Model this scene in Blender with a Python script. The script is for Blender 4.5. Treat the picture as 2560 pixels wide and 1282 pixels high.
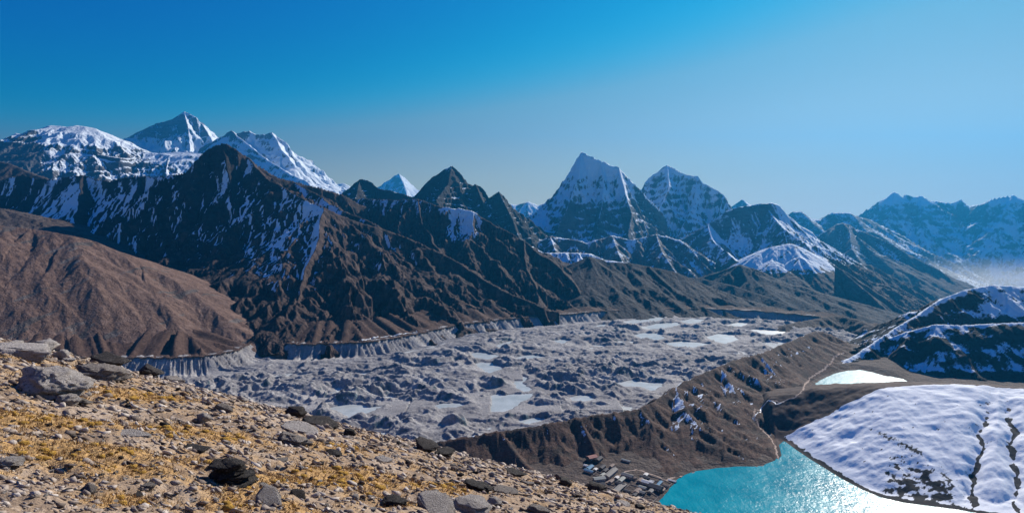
import bpy, math, random
import numpy as np
from mathutils import Vector

for _o in list(bpy.data.objects):
    bpy.data.objects.remove(_o)
S = bpy.context.scene
C = S.collection
R = math.radians

# ------------------------------------------------------------------ camera
# photograph 2560 x 1282, focal length about 1420 px, horizon near row 545
FPX, HOR, CX, CY = 1420.0, 545.0, 1280.0, 641.0
PITCH = math.atan((CY - HOR) / FPX)
cam_d = bpy.data.cameras.new('camera')
cam_d.sensor_width = 36.0
cam_d.lens = 36.0 * FPX / 2560.0
cam_d.clip_start = 0.1
cam_d.clip_end = 150000.0
cam = bpy.data.objects.new('camera', cam_d)
cam.rotation_euler = (math.pi / 2 - PITCH, 0, 0)
C.objects.link(cam)
S.camera = cam

# ------------------------------------------------------------------ sky, sun, exposure
SUN_AZ, SUN_EL = R(36.0), R(28.5)          # to the right of the view axis, morning height
SKY_GRADE = [(0.0, (0.0, 0.02, 0.22)), (0.12, (0.0, 0.065, 0.37)), (0.19, (0.0, 0.14, 0.50)), (0.25, (0.0, 0.235, 0.53)), (0.31, (0.01, 0.38, 0.61)), (0.37, (0.22, 0.40, 0.46)),
             (0.50, (0.46, 0.54, 0.47)), (0.65, (0.60, 0.64, 0.47)), (0.90, (0.72, 0.70, 0.46)), (1.5, (0.90, 0.84, 0.72))]
world = bpy.data.worlds.new('World')
S.world = world
world.use_nodes = True
wn = world.node_tree
for n in list(wn.nodes):
    wn.nodes.remove(n)
sky = wn.nodes.new('ShaderNodeTexSky')
sky.sky_type = 'NISHITA'
sky.sun_disc = False
sky.sun_elevation = SUN_EL
sky.sun_rotation = SUN_AZ
sky.altitude = 5350.0
sky.air_density = 1.15
sky.dust_density = 3.0
sky.ozone_density = 3.0
# grade of the whole sky by its own brightness: the deep, red-free blue of thin high air, paler towards the sun and the horizon
sep = wn.nodes.new('ShaderNodeSeparateColor')
wn.links.new(sky.outputs[0], sep.inputs[0])
rng = wn.nodes.new('ShaderNodeMath'); rng.operation = 'MULTIPLY'; rng.inputs[1].default_value = 0.1 / 1.5
wn.links.new(sep.outputs[1], rng.inputs[0])
rmp = wn.nodes.new('ShaderNodeValToRGB')
rmp.color_ramp.interpolation = 'B_SPLINE'
while len(rmp.color_ramp.elements) < len(SKY_GRADE):
    rmp.color_ramp.elements.new(0.5)
for e_, (p_, c_) in zip(rmp.color_ramp.elements, SKY_GRADE):
    e_.position = p_ / 1.5; e_.color = (*c_, 1)
wn.links.new(rng.outputs[0], rmp.inputs[0])
scl = wn.nodes.new('ShaderNodeVectorMath'); scl.operation = 'SCALE'; scl.inputs['Scale'].default_value = 10.0 / 1.741
wn.links.new(rmp.outputs[0], scl.inputs[0])
bg = wn.nodes.new('ShaderNodeBackground')
bg.inputs['Strength'].default_value = 0.1
wo = wn.nodes.new('ShaderNodeOutputWorld')
wn.links.new(scl.outputs[0], bg.inputs['Color'])
wn.links.new(bg.outputs[0], wo.inputs['Surface'])

sun_d = bpy.data.lights.new('sun', 'SUN')
sun_d.energy = 5.0
sun_d.angle = R(0.53)
sun_d.color = (1.0, 0.93, 0.82)
sun = bpy.data.objects.new('sun', sun_d)
SV = Vector((math.sin(SUN_AZ) * math.cos(SUN_EL), math.cos(SUN_AZ) * math.cos(SUN_EL), math.sin(SUN_EL)))
sun.rotation_euler = SV.to_track_quat('Z', 'Y').to_euler()
sun.location = (0, 0, 50)
C.objects.link(sun)

S.view_settings.view_transform = 'Standard'
S.view_settings.look = 'None'
S.view_settings.exposure = 0.8
S.view_settings.gamma = 1.0
S.view_settings.use_curve_mapping = False
S.render.engine = 'CYCLES'
S.cycles.use_denoising = True
S.cycles.max_bounces = 6
S.cycles.diffuse_bounces = 2
S.cycles.glossy_bounces = 2
S.cycles.volume_bounces = 0
S.cycles.transparent_max_bounces = 8

HAZE_COL, HAZE_DENSITY, HAZE_G = (0.02, 0.245, 0.55), 2.7e-5, 0.44

# ------------------------------------------------------------------ helpers
f32 = np.float32


def ray(px, py):
    """slope of the view ray through a pixel of the photograph: (x per metre ahead, z per metre ahead)"""
    u, v = (px - CX) / FPX, (CY - py) / FPX
    c, s = math.cos(PITCH), math.sin(PITCH)
    dy = c + v * s
    dz = -s + v * c
    return u / dy, dz / dy


def P(px, py, t):
    a, b = ray(px, py)
    return (a * t, t, b * t)


def PZ(px, py, z):
    """where the ray meets height z"""
    a, b = ray(px, py)
    t = z / b
    return (a * t, t, z)


def px_of(x, y, z):
    c, s = math.cos(PITCH), math.sin(PITCH)
    d = y * c - z * s
    v = (y * s + z * c) / d
    return CX + FPX * x / d, CY - FPX * v


_rs = np.random.RandomState(7)
_perm = _rs.permutation(4096).astype(np.int32)
_ang = (_rs.rand(4096) * 2 * np.pi).astype(f32)
_gx, _gy = np.cos(_ang), np.sin(_ang)
_r1, _r2 = _rs.rand(4096).astype(f32), _rs.rand(4096).astype(f32)


def _hash(ix, iy, seed):
    return _perm[(_perm[(ix + seed * 131) & 4095] + iy) & 4095]


def perlin(x, y, seed=0):
    x = np.asarray(x, f32); y = np.asarray(y, f32)
    fx, fy = np.floor(x), np.floor(y)
    ix, iy = fx.astype(np.int32), fy.astype(np.int32)
    x = x - fx; y = y - fy
    u = x * x * x * (x * (x * 6 - 15) + 10)
    v = y * y * y * (y * (y * 6 - 15) + 10)

    def g(i, j):
        h = _hash(ix + i, iy + j, seed)
        return _gx[h] * (x - i) + _gy[h] * (y - j)
    a = g(0, 0); b = g(1, 0); c = g(0, 1); d = g(1, 1)
    a = a + u * (b - a); c = c + u * (d - c)
    return (a + v * (c - a)) * 1.5


def fbm(x, y, octv=4, seed=0, gain=0.5, lac=2.03):
    t, a, s = 0, 1.0, 0.0
    for o in range(octv):
        t = t + a * perlin(x, y, seed + o * 7)
        s += a; a *= gain; x = x * lac + 17.3; y = y * lac - 9.1
    return t / s


def ridged(x, y, octv=4, seed=0, gain=0.5, lac=2.03):
    t, a, s, w = 0, 1.0, 0.0, 1.0
    for o in range(octv):
        n = 1 - np.abs(perlin(x, y, seed + o * 7))
        n = n * n * w
        t = t + a * n
        w = np.clip(n * 1.6, 0, 1)
        s += a; a *= gain; x = x * lac + 17.3; y = y * lac - 9.1
    return t / s


def sstep(a, b, x):
    t = np.clip((x - a) / (b - a), 0, 1)
    return t * t * (3 - 2 * t)


def gully(x, y, dx, dy, seed):
    """stripes that run down the slope: phase measured along (dx, dy), which lies across the slope"""
    fx, fy = np.floor(x), np.floor(y)
    ix, iy = fx.astype(np.int32), fy.astype(np.int32)
    x = x - fx; y = y - fy
    c = np.zeros_like(x); s = np.zeros_like(x); W = np.full_like(x, 1e-4)
    for i in (-1, 0, 1):
        for j in (-1, 0, 1):
            h = _hash(ix + i, iy + j, seed)
            px = x - i - _r1[h]; py = y - j - _r2[h]
            w = np.clip(1 - (px * px + py * py) / 1.9, 0, 1)
            w = w * w * w
            ph = (px * dx + py * dy) * 6.2832 + _r1[h] * 1.3
            c += w * np.cos(ph); s += w * np.sin(ph); W += w
    return c / W, s / W


def erode(h, gx, gy, x, y, lam, amp, octv, seed, mask=1.0, gain=0.5, sharp=0.0):
    """carve branching gullies into h; gx, gy = its slope; returns height and how far up a rib each point lies"""
    E = np.zeros_like(h); wsum = 0.0; wt = 1.0
    for o in range(octv):
        gl = np.hypot(gx, gy) + 1e-5
        dx, dy = -gy / gl, gx / gl
        c, s = gully(x / lam, y / lam, dx, dy, seed + o * 5)
        m = mask * np.clip(gl / 0.35, 0, 1)
        if sharp:
            cc = c * (1 - sharp) + sharp * (1 - 2 * np.sqrt(np.clip((1 - c) * 0.5, 0, 1)))
        else:
            cc = c
        h = h + amp * cc * m
        k = -(amp * 6.2832 / lam) * s * m
        gx = gx + k * dx; gy = gy + k * dy
        E += cc * wt; wsum += wt; wt *= 0.7
        lam *= 0.5; amp *= gain
    return h, E / wsum, gx, gy


def normals(X, Y, Z):
    ax, ay, az = (np.gradient(a, axis=1) for a in (X, Y, Z))
    bx, by, bz = (np.gradient(a, axis=0) for a in (X, Y, Z))
    nx = ay * bz - az * by; ny = az * bx - ax * bz; nz = ax * by - ay * bx
    l = np.sqrt(nx * nx + ny * ny + nz * nz) + 1e-9
    s = np.sign(nz) / l
    return nx * s, ny * s, nz * s


def mesh_from(name, verts, faces, mat=None, smooth=False):
    me = bpy.data.meshes.new(name)
    me.from_pydata([tuple(map(float, v)) for v in verts], [], [tuple(map(int, f)) for f in faces])
    if smooth:
        me.shade_smooth()
    if mat:
        me.materials.append(mat)
    me.update()
    return me


def np_mesh(name, V, Fq, mat, smooth=True, attrs=None, colors=None):
    """mesh from arrays: V (n,3), Fq (m,k) with k = 3 or 4"""
    me = bpy.data.meshes.new(name)
    n, (m, k) = len(V), Fq.shape
    me.vertices.add(n)
    me.vertices.foreach_set('co', np.ascontiguousarray(V, f32).ravel())
    me.loops.add(m * k)
    me.loops.foreach_set('vertex_index', np.ascontiguousarray(Fq, np.int32).ravel())
    me.polygons.add(m)
    me.polygons.foreach_set('loop_start', np.arange(0, m * k, k, dtype=np.int32))
    me.update(calc_edges=True)
    if smooth:
        me.shade_smooth()
    for kx, a in (attrs or {}).items():
        at = me.attributes.new(kx, 'FLOAT', 'POINT')
        at.data.foreach_set('value', np.ascontiguousarray(a, f32).ravel())
    for kx, a in (colors or {}).items():
        at = me.attributes.new(kx, 'FLOAT_COLOR', 'POINT')
        at.data.foreach_set('color', np.ascontiguousarray(a, f32).ravel())
    me.materials.append(mat)
    return me


def grid_mesh(name, X, Y, Z, mat, attrs=None, keep=None, smooth=True):
    nr, nc = X.shape
    i = np.arange(nr * nc, dtype=np.int32).reshape(nr, nc)
    q = np.stack([i[:-1, :-1], i[:-1, 1:], i[1:, 1:], i[1:, :-1]], -1).reshape(-1, 4)
    if keep is not None:
        kf = (keep[:-1, :-1] | keep[:-1, 1:] | keep[1:, 1:] | keep[1:, :-1]).ravel()
        q = q[kf]
        used = np.zeros(nr * nc, bool); used[q.ravel()] = True
        remap = np.cumsum(used).astype(np.int32) - 1
        V = np.stack([X, Y, Z], -1).reshape(-1, 3)[used]
        attrs = {k: np.asarray(a).ravel()[used] for k, a in (attrs or {}).items()}
        return np_mesh(name, V, remap[q], mat, smooth, attrs)
    return np_mesh(name, np.stack([X, Y, Z], -1).reshape(-1, 3), q, mat, smooth, attrs)


def link(name, me, parent=None, kind=None, label=None, cat=None, group=None):
    o = bpy.data.objects.new(name, me)
    C.objects.link(o)
    if parent is not None:
        o.parent = parent
    if kind: o['kind'] = kind
    if label: o['label'] = label
    if cat: o['category'] = cat
    if group: o['group'] = group
    return o


def fan(px0, px1, nc, t0, t1, nr, power=1.0, left=None):
    """ground points spread like the rays of a survey from the viewpoint, denser near it"""
    c = np.linspace(px0, px1, nc)
    if left is not None:
        c = np.concatenate([np.linspace(left, px0, 40)[:-1], c])
    if -700 < px0 < 0:                             # the land goes on beside the picture, more coarsely
        c = np.concatenate([np.linspace(-760, px0, 16)[:-1], c])
    if 2600 < px1 < 3200:
        c = np.concatenate([c, np.linspace(px1, 3300, 16)[1:]])
    u = (c - CX) / FPX
    if power == 'log':
        t = np.exp(np.linspace(math.log(t0), math.log(t1), nr))
    else:
        t = t0 + (t1 - t0) * np.linspace(0, 1, nr) ** power
    X = (u[None, :] * t[:, None]).astype(f32)
    Y = np.repeat(t[:, None], len(c), 1).astype(f32)
    return X, Y


def ridge_height(X, Y, ridges):
    """height of the steepest-sided solid under a set of ridge lines.
    ridge = (points, slope by the crest, slope far down, metres over which it eases)"""
    h = np.full(X.shape, -1e6, f32)
    gx = np.zeros_like(h); gy = np.zeros_like(h); D = np.full_like(h, 1e6)
    for pts, k, kmin, L in ridges:
        pts = np.array(pts, float)
        for a, b in zip(pts[:-1], pts[1:]):
            e = b - a
            l2 = e[0] ** 2 + e[1] ** 2 + 1e-9
            s = np.clip(((X - a[0]) * e[0] + (Y - a[1]) * e[1]) / l2, 0, 1)
            vx = X - (a[0] + s * e[0]); vy = Y - (a[1] + s * e[1])
            d = np.sqrt(vx * vx + vy * vy) + 1e-3
            ex = np.exp(-d / L)
            z = a[2] + s * e[2] - (k - kmin) * L * (1 - ex) - kmin * d
            up = z > h
            sl = -((k - kmin) * ex + kmin)
            h = np.where(up, z, h)
            along = (e[2] / l2) * ((s > 0) & (s < 1))
            gx = np.where(up, sl * vx / d + along * e[0], gx)
            gy = np.where(up, sl * vy / d + along * e[1], gy)
            D = np.where(up, d, D)
    return h.astype(f32), gx.astype(f32), gy.astype(f32), D.astype(f32)


def seg_dist(X, Y, pts):
    """distance to a polyline, side (+ right of travel), and position along it 0..n"""
    D = np.full(X.shape, 1e9, f32); side = np.zeros_like(D); pos = np.zeros_like(D)
    pts = np.array(pts, float)[:, :2]
    for i, (a, b) in enumerate(zip(pts[:-1], pts[1:])):
        e = b - a
        s = np.clip(((X - a[0]) * e[0] + (Y - a[1]) * e[1]) / (e @ e + 1e-9), 0, 1)
        vx = X - (a[0] + s * e[0]); vy = Y - (a[1] + s * e[1])
        d = np.hypot(vx, vy)
        up = d < D
        D = np.where(up, d, D)
        side = np.where(up, np.sign(e[1] * vx - e[0] * vy), side)
        pos = np.where(up, i + s, pos)
    return D, side, pos


def inside(X, Y, poly):
    r = np.zeros(X.shape, bool)
    n = len(poly)
    for i in range(n):
        x0, y0 = poly[i][:2]; x1, y1 = poly[(i + 1) % n][:2]
        c = ((y0 > Y) != (y1 > Y)) & (X < (x1 - x0) * (Y - y0) / (y1 - y0 + 1e-12) + x0)
        r ^= c
    return r


# ------------------------------------------------------------------ material helpers
class NT:
    def __init__(self, name):
        self.m = bpy.data.materials.new(name)
        self.m.use_nodes = True
        self.t = self.m.node_tree
        self.t.nodes.clear()
        self.out = self.t.nodes.new('ShaderNodeOutputMaterial')

    def n(self, kind, **kw):
        nd = self.t.nodes.new('ShaderNode' + kind)
        for k, v in kw.items():
            if k.startswith('_'):
                setattr(nd, k[1:], v)
                continue
            key = int(k[1:]) if k[0] == 'i' and k[1:].isdigit() else k
            self.set(nd.inputs[key], v)
        return nd

    def set(self, sock, v):
        if isinstance(v, bpy.types.NodeSocket):
            self.t.links.new(v, sock)
        elif isinstance(v, bpy.types.Node):
            self.t.links.new(v.outputs[0], sock)
        else:
            if isinstance(v, (tuple, list)) and len(v) == 3 and sock.type == 'RGBA':
                v = (*v, 1)
            sock.default_value = v

    def math(self, op, a, b=None, clamp=False):
        nd = self.t.nodes.new('ShaderNodeMath'); nd.operation = op; nd.use_clamp = clamp
        self.set(nd.inputs[0], a)
        if b is not None: self.set(nd.inputs[1], b)
        return nd.outputs[0]

    def mix(self, f, a, b, blend='MIX'):
        nd = self.t.nodes.new('ShaderNodeMix'); nd.data_type = 'RGBA'; nd.blend_type = blend
        self.set(nd.inputs[0], f); self.set(nd.inputs[6], a); self.set(nd.inputs[7], b)
        return nd.outputs[2]

    def step(self, x, a, b):
        nd = self.t.nodes.new('ShaderNodeMapRange'); nd.interpolation_type = 'SMOOTHSTEP'
        self.set(nd.inputs[0], x); nd.inputs[1].default_value = a; nd.inputs[2].default_value = b
        return nd.outputs[0]

    def noise(self, vec, scale, detail=4, rough=0.6, dist=0.0):
        nd = self.n('TexNoise', Vector=vec, Scale=scale, Detail=detail, Roughness=rough, Distortion=dist)
        return nd.outputs[0]

    def attr(self, name):
        nd = self.t.nodes.new('ShaderNodeAttribute'); nd.attribute_name = name
        return nd.outputs['Fac']

    def pos(self, stretch=None):
        tc = self.t.nodes.new('ShaderNodeTexCoord')
        if stretch:
            mp = self.n('Mapping', Vector=tc.outputs['Object'], Scale=stretch)
            return mp.outputs[0]
        return tc.outputs['Object']

    def ramp(self, f, stops):
        nd = self.t.nodes.new('ShaderNodeValToRGB')
        self.set(nd.inputs[0], f)
        el = nd.color_ramp.elements
        while len(el) < len(stops): el.new(0.5)
        for e, (p, c) in zip(el, stops):
            e.position = p; e.color = (*c, 1)
        return nd.outputs[0]

    def bump(self, h, strength, dist):
        return self.n('Bump', Strength=strength, Distance=dist, Height=h).outputs[0]

    def bsdf(self, color, rough=0.9, normal=None, spec=0.2, **kw):
        b = self.n('BsdfPrincipled')
        self.set(b.inputs['Base Color'], color)
        self.set(b.inputs['Roughness'], rough)
        self.set(b.inputs['Specular IOR Level'], spec)
        if normal is not None: self.set(b.inputs['Normal'], normal)
        for k, v in kw.items(): self.set(b.inputs[k], v)
        self.t.links.new(b.outputs[0], self.out.inputs['Surface'])
        return self.m


def mountain_mat(name, rock, veg, sc, snow=(0.86, 0.88, 0.92), snow_mix=0.5, bump=0.6, strata=0.0):
    """rock, plant cover and snow on a slope; sc = metres of the rock's larger patches"""
    T = NT(name)
    p = T.pos()
    n1 = T.noise(p, 1 / sc, 6, 0.65)
    n2 = T.noise(p, 4.3 / sc, 5, 0.65)
    n3 = T.noise(p, 9.0 / sc, 4, 0.7)
    rk = T.ramp(n1, [(0.3, rock[0]), (0.5, rock[1]), (0.7, rock[2])])
    if strata:
        ps = T.pos((0.12, 0.12, 1.0))
        st = T.noise(ps, 14 / sc, 3, 0.6, 0.5)
        rk = T.mix(T.math('MULTIPLY', T.step(st, 0.42, 0.62), strata), rk, rock[3] if len(rock) > 3 else rock[2])
    vg = T.ramp(n2, [(0.3, veg[0]), (0.5, veg[1]), (0.72, veg[2])])
    vf = T.step(T.math('ADD', T.attr('veg'), T.math('MULTIPLY', T.math('SUBTRACT', n2, 0.5), 0.9)), 0.35, 0.65)
    base = T.mix(vf, rk, vg)
    sf = T.step(T.math('ADD', T.attr('snow'), T.math('MULTIPLY', T.math('SUBTRACT', n3, 0.5), snow_mix)), 0.44, 0.56)
    col = T.mix(sf, base, snow)
    bm = T.bump(n3, bump, sc * 0.12)
    return T.bsdf(col, 0.9, bm, 0.15)

# ------------------------------------------------------------------ mountains, far to near
SNOW = (0.79, 0.86, 0.93)
ROCK_FAR = [(0.035, 0.037, 0.045), (0.075, 0.078, 0.088), (0.16, 0.155, 0.155), (0.20, 0.185, 0.175)]
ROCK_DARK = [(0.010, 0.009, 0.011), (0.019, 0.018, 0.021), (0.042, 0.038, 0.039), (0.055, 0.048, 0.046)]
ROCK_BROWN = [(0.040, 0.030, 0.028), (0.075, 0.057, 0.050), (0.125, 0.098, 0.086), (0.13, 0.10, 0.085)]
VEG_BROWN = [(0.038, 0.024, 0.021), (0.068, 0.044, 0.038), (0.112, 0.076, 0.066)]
VEG_HILL = [(0.088, 0.053, 0.041), (0.142, 0.088, 0.068), (0.205, 0.138, 0.112)]
VEG_DULL = [(0.055, 0.040, 0.034), (0.088, 0.064, 0.053), (0.13, 0.098, 0.082)]

M_FAR = mountain_mat('far_rock_and_snow', ROCK_FAR, VEG_DULL, 900, SNOW, 0.7, 0.5, 0.6)
M_PEAK = mountain_mat('peak_rock_and_snow', ROCK_FAR, VEG_DULL, 420, SNOW, 0.6, 0.6, 0.4)
M_DARK = mountain_mat('dark_rock_and_snow', ROCK_DARK, VEG_BROWN, 200, SNOW, 0.5, 0.7, 0.3)
M_HILL = mountain_mat('dry_grass_hill', [(0.045, 0.036, 0.034), (0.10, 0.082, 0.074), (0.22, 0.185, 0.168)], VEG_HILL, 130, SNOW, 0.5, 0.6)
M_SPUR = mountain_mat('bare_dark_slopes', [(0.016, 0.016, 0.020), (0.028, 0.027, 0.032), (0.048, 0.045, 0.050)], [(0.021, 0.019, 0.022), (0.036, 0.031, 0.035), (0.060, 0.052, 0.055)], 220, SNOW, 0.5, 0.6)
M_BROWN = mountain_mat('brown_scree_and_grass', ROCK_BROWN, VEG_DULL, 200, SNOW, 0.5, 0.6)


def line(*pts):
    """world points of a ridge; one that leaves the picture at a side runs on beyond it"""
    pts = list(pts)
    if pts[0][0] < -50 and pts[1][0] > pts[0][0]:
        pts.insert(0, (pts[0][0] - 600, pts[0][1] + 10, pts[0][2]))
    if pts[-1][0] > 2650:
        pts.append((pts[-1][0] + 700, pts[-1][1] + 10, pts[-1][2]))
    return [P(*p) for p in pts]


def massif(name, label, ridges, win, t0, t1, nr, mat, lam, amp, octv, seed, snow, veg=None,
           jag=0.0, crest=200.0, cmin=0.12, gain=0.5, sharp=0.3, power=1.0, zcut=None, rough=0.0, rlam=None, post=None, warp=0.0, ledge=None):
    """one mountain as a closed-form ridge solid carved by gullies.
    ridges: (pixel line with depths, slope near crest, slope far down, ease length)"""
    X, Y = fan(win[0], win[1], int(win[2] * 0.88), t0, t1, int(nr * 0.9), power)
    if warp:
        WX = X + warp * fbm(X / (warp * 9), Y / (warp * 9), 3, seed + 21); WY = Y + warp * fbm(X / (warp * 9) + 7, Y / (warp * 9) + 3, 3, seed + 23)
    else:
        WX, WY = X, Y
    h, gx, gy, D = ridge_height(WX, WY, [(line(*r[0]),) + tuple(r[1:]) for r in ridges])
    mask = np.clip(D / crest, cmin, 1)
    mask = mask * np.clip(0.75 + 0.9 * fbm(X / (lam * 4), Y / (lam * 4), 3, seed + 31), 0.3, 1.4)      # some faces smoother than others
    if rough:
        rl = rlam or lam * 2
        h = h + rough * mask * (ridged(X / rl, Y / rl, 4, seed + 3) - 0.45)
    h, E, gx, gy = erode(h, gx, gy, X, Y, lam, amp, octv, seed, mask, gain, sharp)
    if ledge:
        band, la = ledge
        h = h + la * np.clip(D / 60, 0, 1) * np.sin(6.2832 * (h / band + 1.6 * fbm(X / (band * 6), Y / (band * 6), 3, seed + 37)))
    if jag:
        h = h + jag * fbm(X / (jag * 7), Y / (jag * 7), 4, seed + 11, 0.6)
    if post:
        h = post(X, Y, h, D, E)
    nx, ny, nz = normals(X, Y, h)
    d = dict(X=X, Y=Y, Z=h, D=D, E=E, nx=nx, ny=ny, nz=nz, u=X / Y)
    at = {'snow': np.broadcast_to(snow(d), h.shape), 'veg': np.broadcast_to(veg(d) if veg else np.float32(0), h.shape)}
    keep = h > zcut if zcut is not None else np.ones(h.shape, bool)
    return sheet(name, X, Y, h, mat, at, keep, label)


SHEETS = []


def sheet(name, X, Y, Z, mat, at, keep, label):
    """a land surface, meshed once all are known, without the ground that lies deep behind other ground"""
    SHEETS.append((name, np.asarray(X, f32), np.asarray(Y, f32), np.asarray(Z, f32), mat, at, keep, label))


def mesh_sheets(margin=0.028):
    nb, nd = 1000, 260
    H = np.full((nb, nd), -9.0, f32)

    def bins(X, Y):
        bi = np.clip(((X / Y * FPX + CX) + 800) / 4200 * nb, 0, nb - 1).astype(int)
        di = np.clip(np.log(Y / 900.0) / math.log(36.0) * nd, 0, nd - 1).astype(int)
        return bi, di
    for _, X, Y, Z, _m, _a, kp, _l in SHEETS:
        bi, di = bins(X, Y)
        np.maximum.at(H, (bi[kp], di[kp]), (Z / Y)[kp])
    H = np.maximum.accumulate(H, axis=1)
    H = np.minimum(H, np.minimum(np.roll(H, 2, 0), np.roll(H, -2, 0)))
    for name, X, Y, Z, mat, at, kp, label in SHEETS:
        bi, di = bins(X, Y)
        vis = (Z / Y) > H[bi, np.maximum(di - 2, 0)] - margin
        me = grid_mesh(name, X, Y, Z, mat, at, kp & vis)
        link(name, me, kind='structure', label=label)


def pxcol(d):
    return CX + FPX * d['u']


# the far snow giants on the left
massif('mountain', 'hazy blue and white peak at the far left edge of the skyline',
       [(((-260, 380, 21000), (-120, 372, 21000), (0, 350, 21000), (40, 333, 21000), (75, 338, 21000), (130, 372, 21000), (190, 420, 21000)), 0.85, 0.45, 1500),
        (((40, 333, 21000), (55, 380, 20000), (60, 430, 18800)), 0.8, 0.45, 1200)],
       (-200, 240, 150), 16500, 22500, 90, M_FAR, 1500, 170, 5, 3,
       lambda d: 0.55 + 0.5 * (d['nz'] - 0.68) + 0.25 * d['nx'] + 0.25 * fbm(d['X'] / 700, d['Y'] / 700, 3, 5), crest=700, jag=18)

massif('mountain', 'dark rock pyramid with a snow tip, the highest summit of the skyline',
       [(((250, 395, 21000), (300, 354, 21000), (345, 329, 21000), (390, 309, 21000), (430, 297, 21000), (448, 286, 21000), (461, 278, 21000), (476, 284, 21000),
          (490, 292, 21000), (505, 308, 21000), (522, 325, 21000), (545, 347, 21000), (600, 390, 21000)), 1.5, 0.55, 700),
        (((461, 278, 21000), (470, 320, 20300), (476, 370, 19300), (470, 420, 18000)), 0.95, 0.5, 1200),
        (((505, 308, 21000), (530, 350, 20200), (540, 400, 19000)), 0.95, 0.5, 1200),
        (((390, 309, 21000), (400, 350, 20200), (405, 400, 19000)), 0.95, 0.5, 1200)],
       (230, 620, 330), 16500, 22000, 200, M_FAR, 1100, 140, 6, 8,
       lambda d: 0.33 + 0.55 * (d['nz'] - 0.60) + 0.35 * d['nx'] + 0.30 * sstep(520, 380, d['E'] * 0 + 545 - d['Z'] / d['Y'] * FPX) * 0
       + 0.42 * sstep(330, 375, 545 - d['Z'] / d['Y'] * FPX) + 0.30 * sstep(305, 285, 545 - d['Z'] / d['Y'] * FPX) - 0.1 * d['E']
       + 0.22 * fbm(d['X'] / 600, d['Y'] / 600, 4, 9), crest=600, jag=16, rough=300, rlam=1600, ledge=(300, 26))

massif('mountain', 'long snow covered wall with broken rocky crest right of the highest pyramid',
       [(((500, 372, 17500), (540, 346, 17500), (560, 338, 17500), (577, 326, 17500), (590, 334, 17500), (605, 330, 17500), (622, 327, 17500), (640, 336, 17500),
          (662, 335, 17500), (680, 329, 17500), (695, 341, 17500), (712, 352, 17400), (725, 372, 17300), (732, 386, 17200), (748, 402, 17100), (765, 421, 17000),
          (785, 442, 17000), (805, 466, 17000), (840, 490, 17000)), 1.8, 0.6, 400),
        (((577, 326, 17500), (620, 360, 16700), (670, 400, 15800), (720, 430, 15000), (770, 455, 14500)), 0.9, 0.5, 900),
        (((680, 329, 17500), (705, 375, 16800), (735, 410, 16200)), 0.95, 0.5, 900)],
       (470, 880, 350), 13500, 18300, 200, M_FAR, 900, 130, 6, 14,
       lambda d: 0.60 + 0.5 * (d['nz'] - 0.62) - 0.12 * d['E'] - 0.25 * sstep(350, 335, 545 - d['Z'] / d['Y'] * FPX)
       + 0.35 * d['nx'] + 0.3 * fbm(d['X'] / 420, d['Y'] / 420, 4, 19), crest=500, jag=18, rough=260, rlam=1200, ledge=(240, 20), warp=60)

massif('mountain', 'broad white snow dome above banded grey cliffs on the left skyline',
       [(((-60, 408, 12500), (15, 396, 12500), (40, 380, 12500), (65, 359, 12500), (95, 340, 12500), (120, 322, 12500), (133, 314, 12500), (150, 315, 12500), (170, 318, 12500),
          (195, 314, 12500), (215, 317, 12500), (238, 321, 12500), (258, 331, 12450), (290, 347, 12400), (320, 367, 12300), (350, 379, 12300),
          (400, 384, 12300), (440, 380, 12300), (500, 384, 12300), (560, 395, 12300)), 0.35, 0.6, 500),
        (((120, 322, 12500), (105, 355, 12000), (70, 385, 11500), (30, 410, 11000), (-40, 425, 10600)), 1.1, 0.6, 500),
        (((258, 331, 12500), (230, 372, 11700), (190, 378, 11500), (150, 380, 11400), (120, 388, 11300)), 0.8, 1.2, 500),
        (((350, 379, 12300), (330, 395, 11700), (300, 395, 11400), (240, 385, 11400)), 0.9, 1.0, 500),
        (((440, 380, 12300), (420, 400, 11800), (415, 430, 11200)), 1.0, 0.7, 500)],
       (-120, 600, 480), 10200, 13200, 190, M_PEAK, 420, 60, 6, 21,
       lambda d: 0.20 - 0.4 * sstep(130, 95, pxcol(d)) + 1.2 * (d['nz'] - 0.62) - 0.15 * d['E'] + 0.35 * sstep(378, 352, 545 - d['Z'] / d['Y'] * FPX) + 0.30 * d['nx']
       + 0.12 * sstep(340, 420, pxcol(d)) + 0.2 * fbm(d['X'] / 260, d['Y'] / 260, 4, 29), crest=750, jag=6, cmin=0.04, ledge=(180, 12))

massif('mountain', 'small low snow peak in the notch right of the long snow wall',
       [(((795, 480, 24000), (808, 460, 24000), (826, 453, 24000), (842, 460, 24000), (858, 457, 24000), (875, 472, 24000), (900, 490, 24000)), 0.6, 0.5, 1500)],
       (780, 920, 80), 21500, 24800, 50, M_FAR, 900, 90, 4, 33, lambda d: 0.8 + 0.4 * d['nx'], crest=600, jag=14)

massif('mountain', 'pale distant snow cone rising behind the dark rocky crest',
       [(((920, 478, 29000), (955, 460, 29000), (970, 449, 29000), (985, 441, 29000), (997, 433, 29000), (1010, 441, 29000), (1022, 455, 29000), (1035, 469, 29000), (1060, 495, 29000)), 1.6, 0.6, 1200),
        (((997, 433, 29000), (1012, 465, 27500), (1020, 500, 26000)), 0.8, 0.5, 2000)],
       (900, 1080, 130), 25500, 30200, 90, M_FAR, 1400, 130, 5, 37,
       lambda d: 0.62 + 0.5 * (d['nz'] - 0.6) + 0.6 * d['nx'] + 0.2 * fbm(d['X'] / 700, d['Y'] / 700, 4, 39), crest=700, jag=16, rough=300, rlam=2000, ledge=(400, 25))

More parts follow.
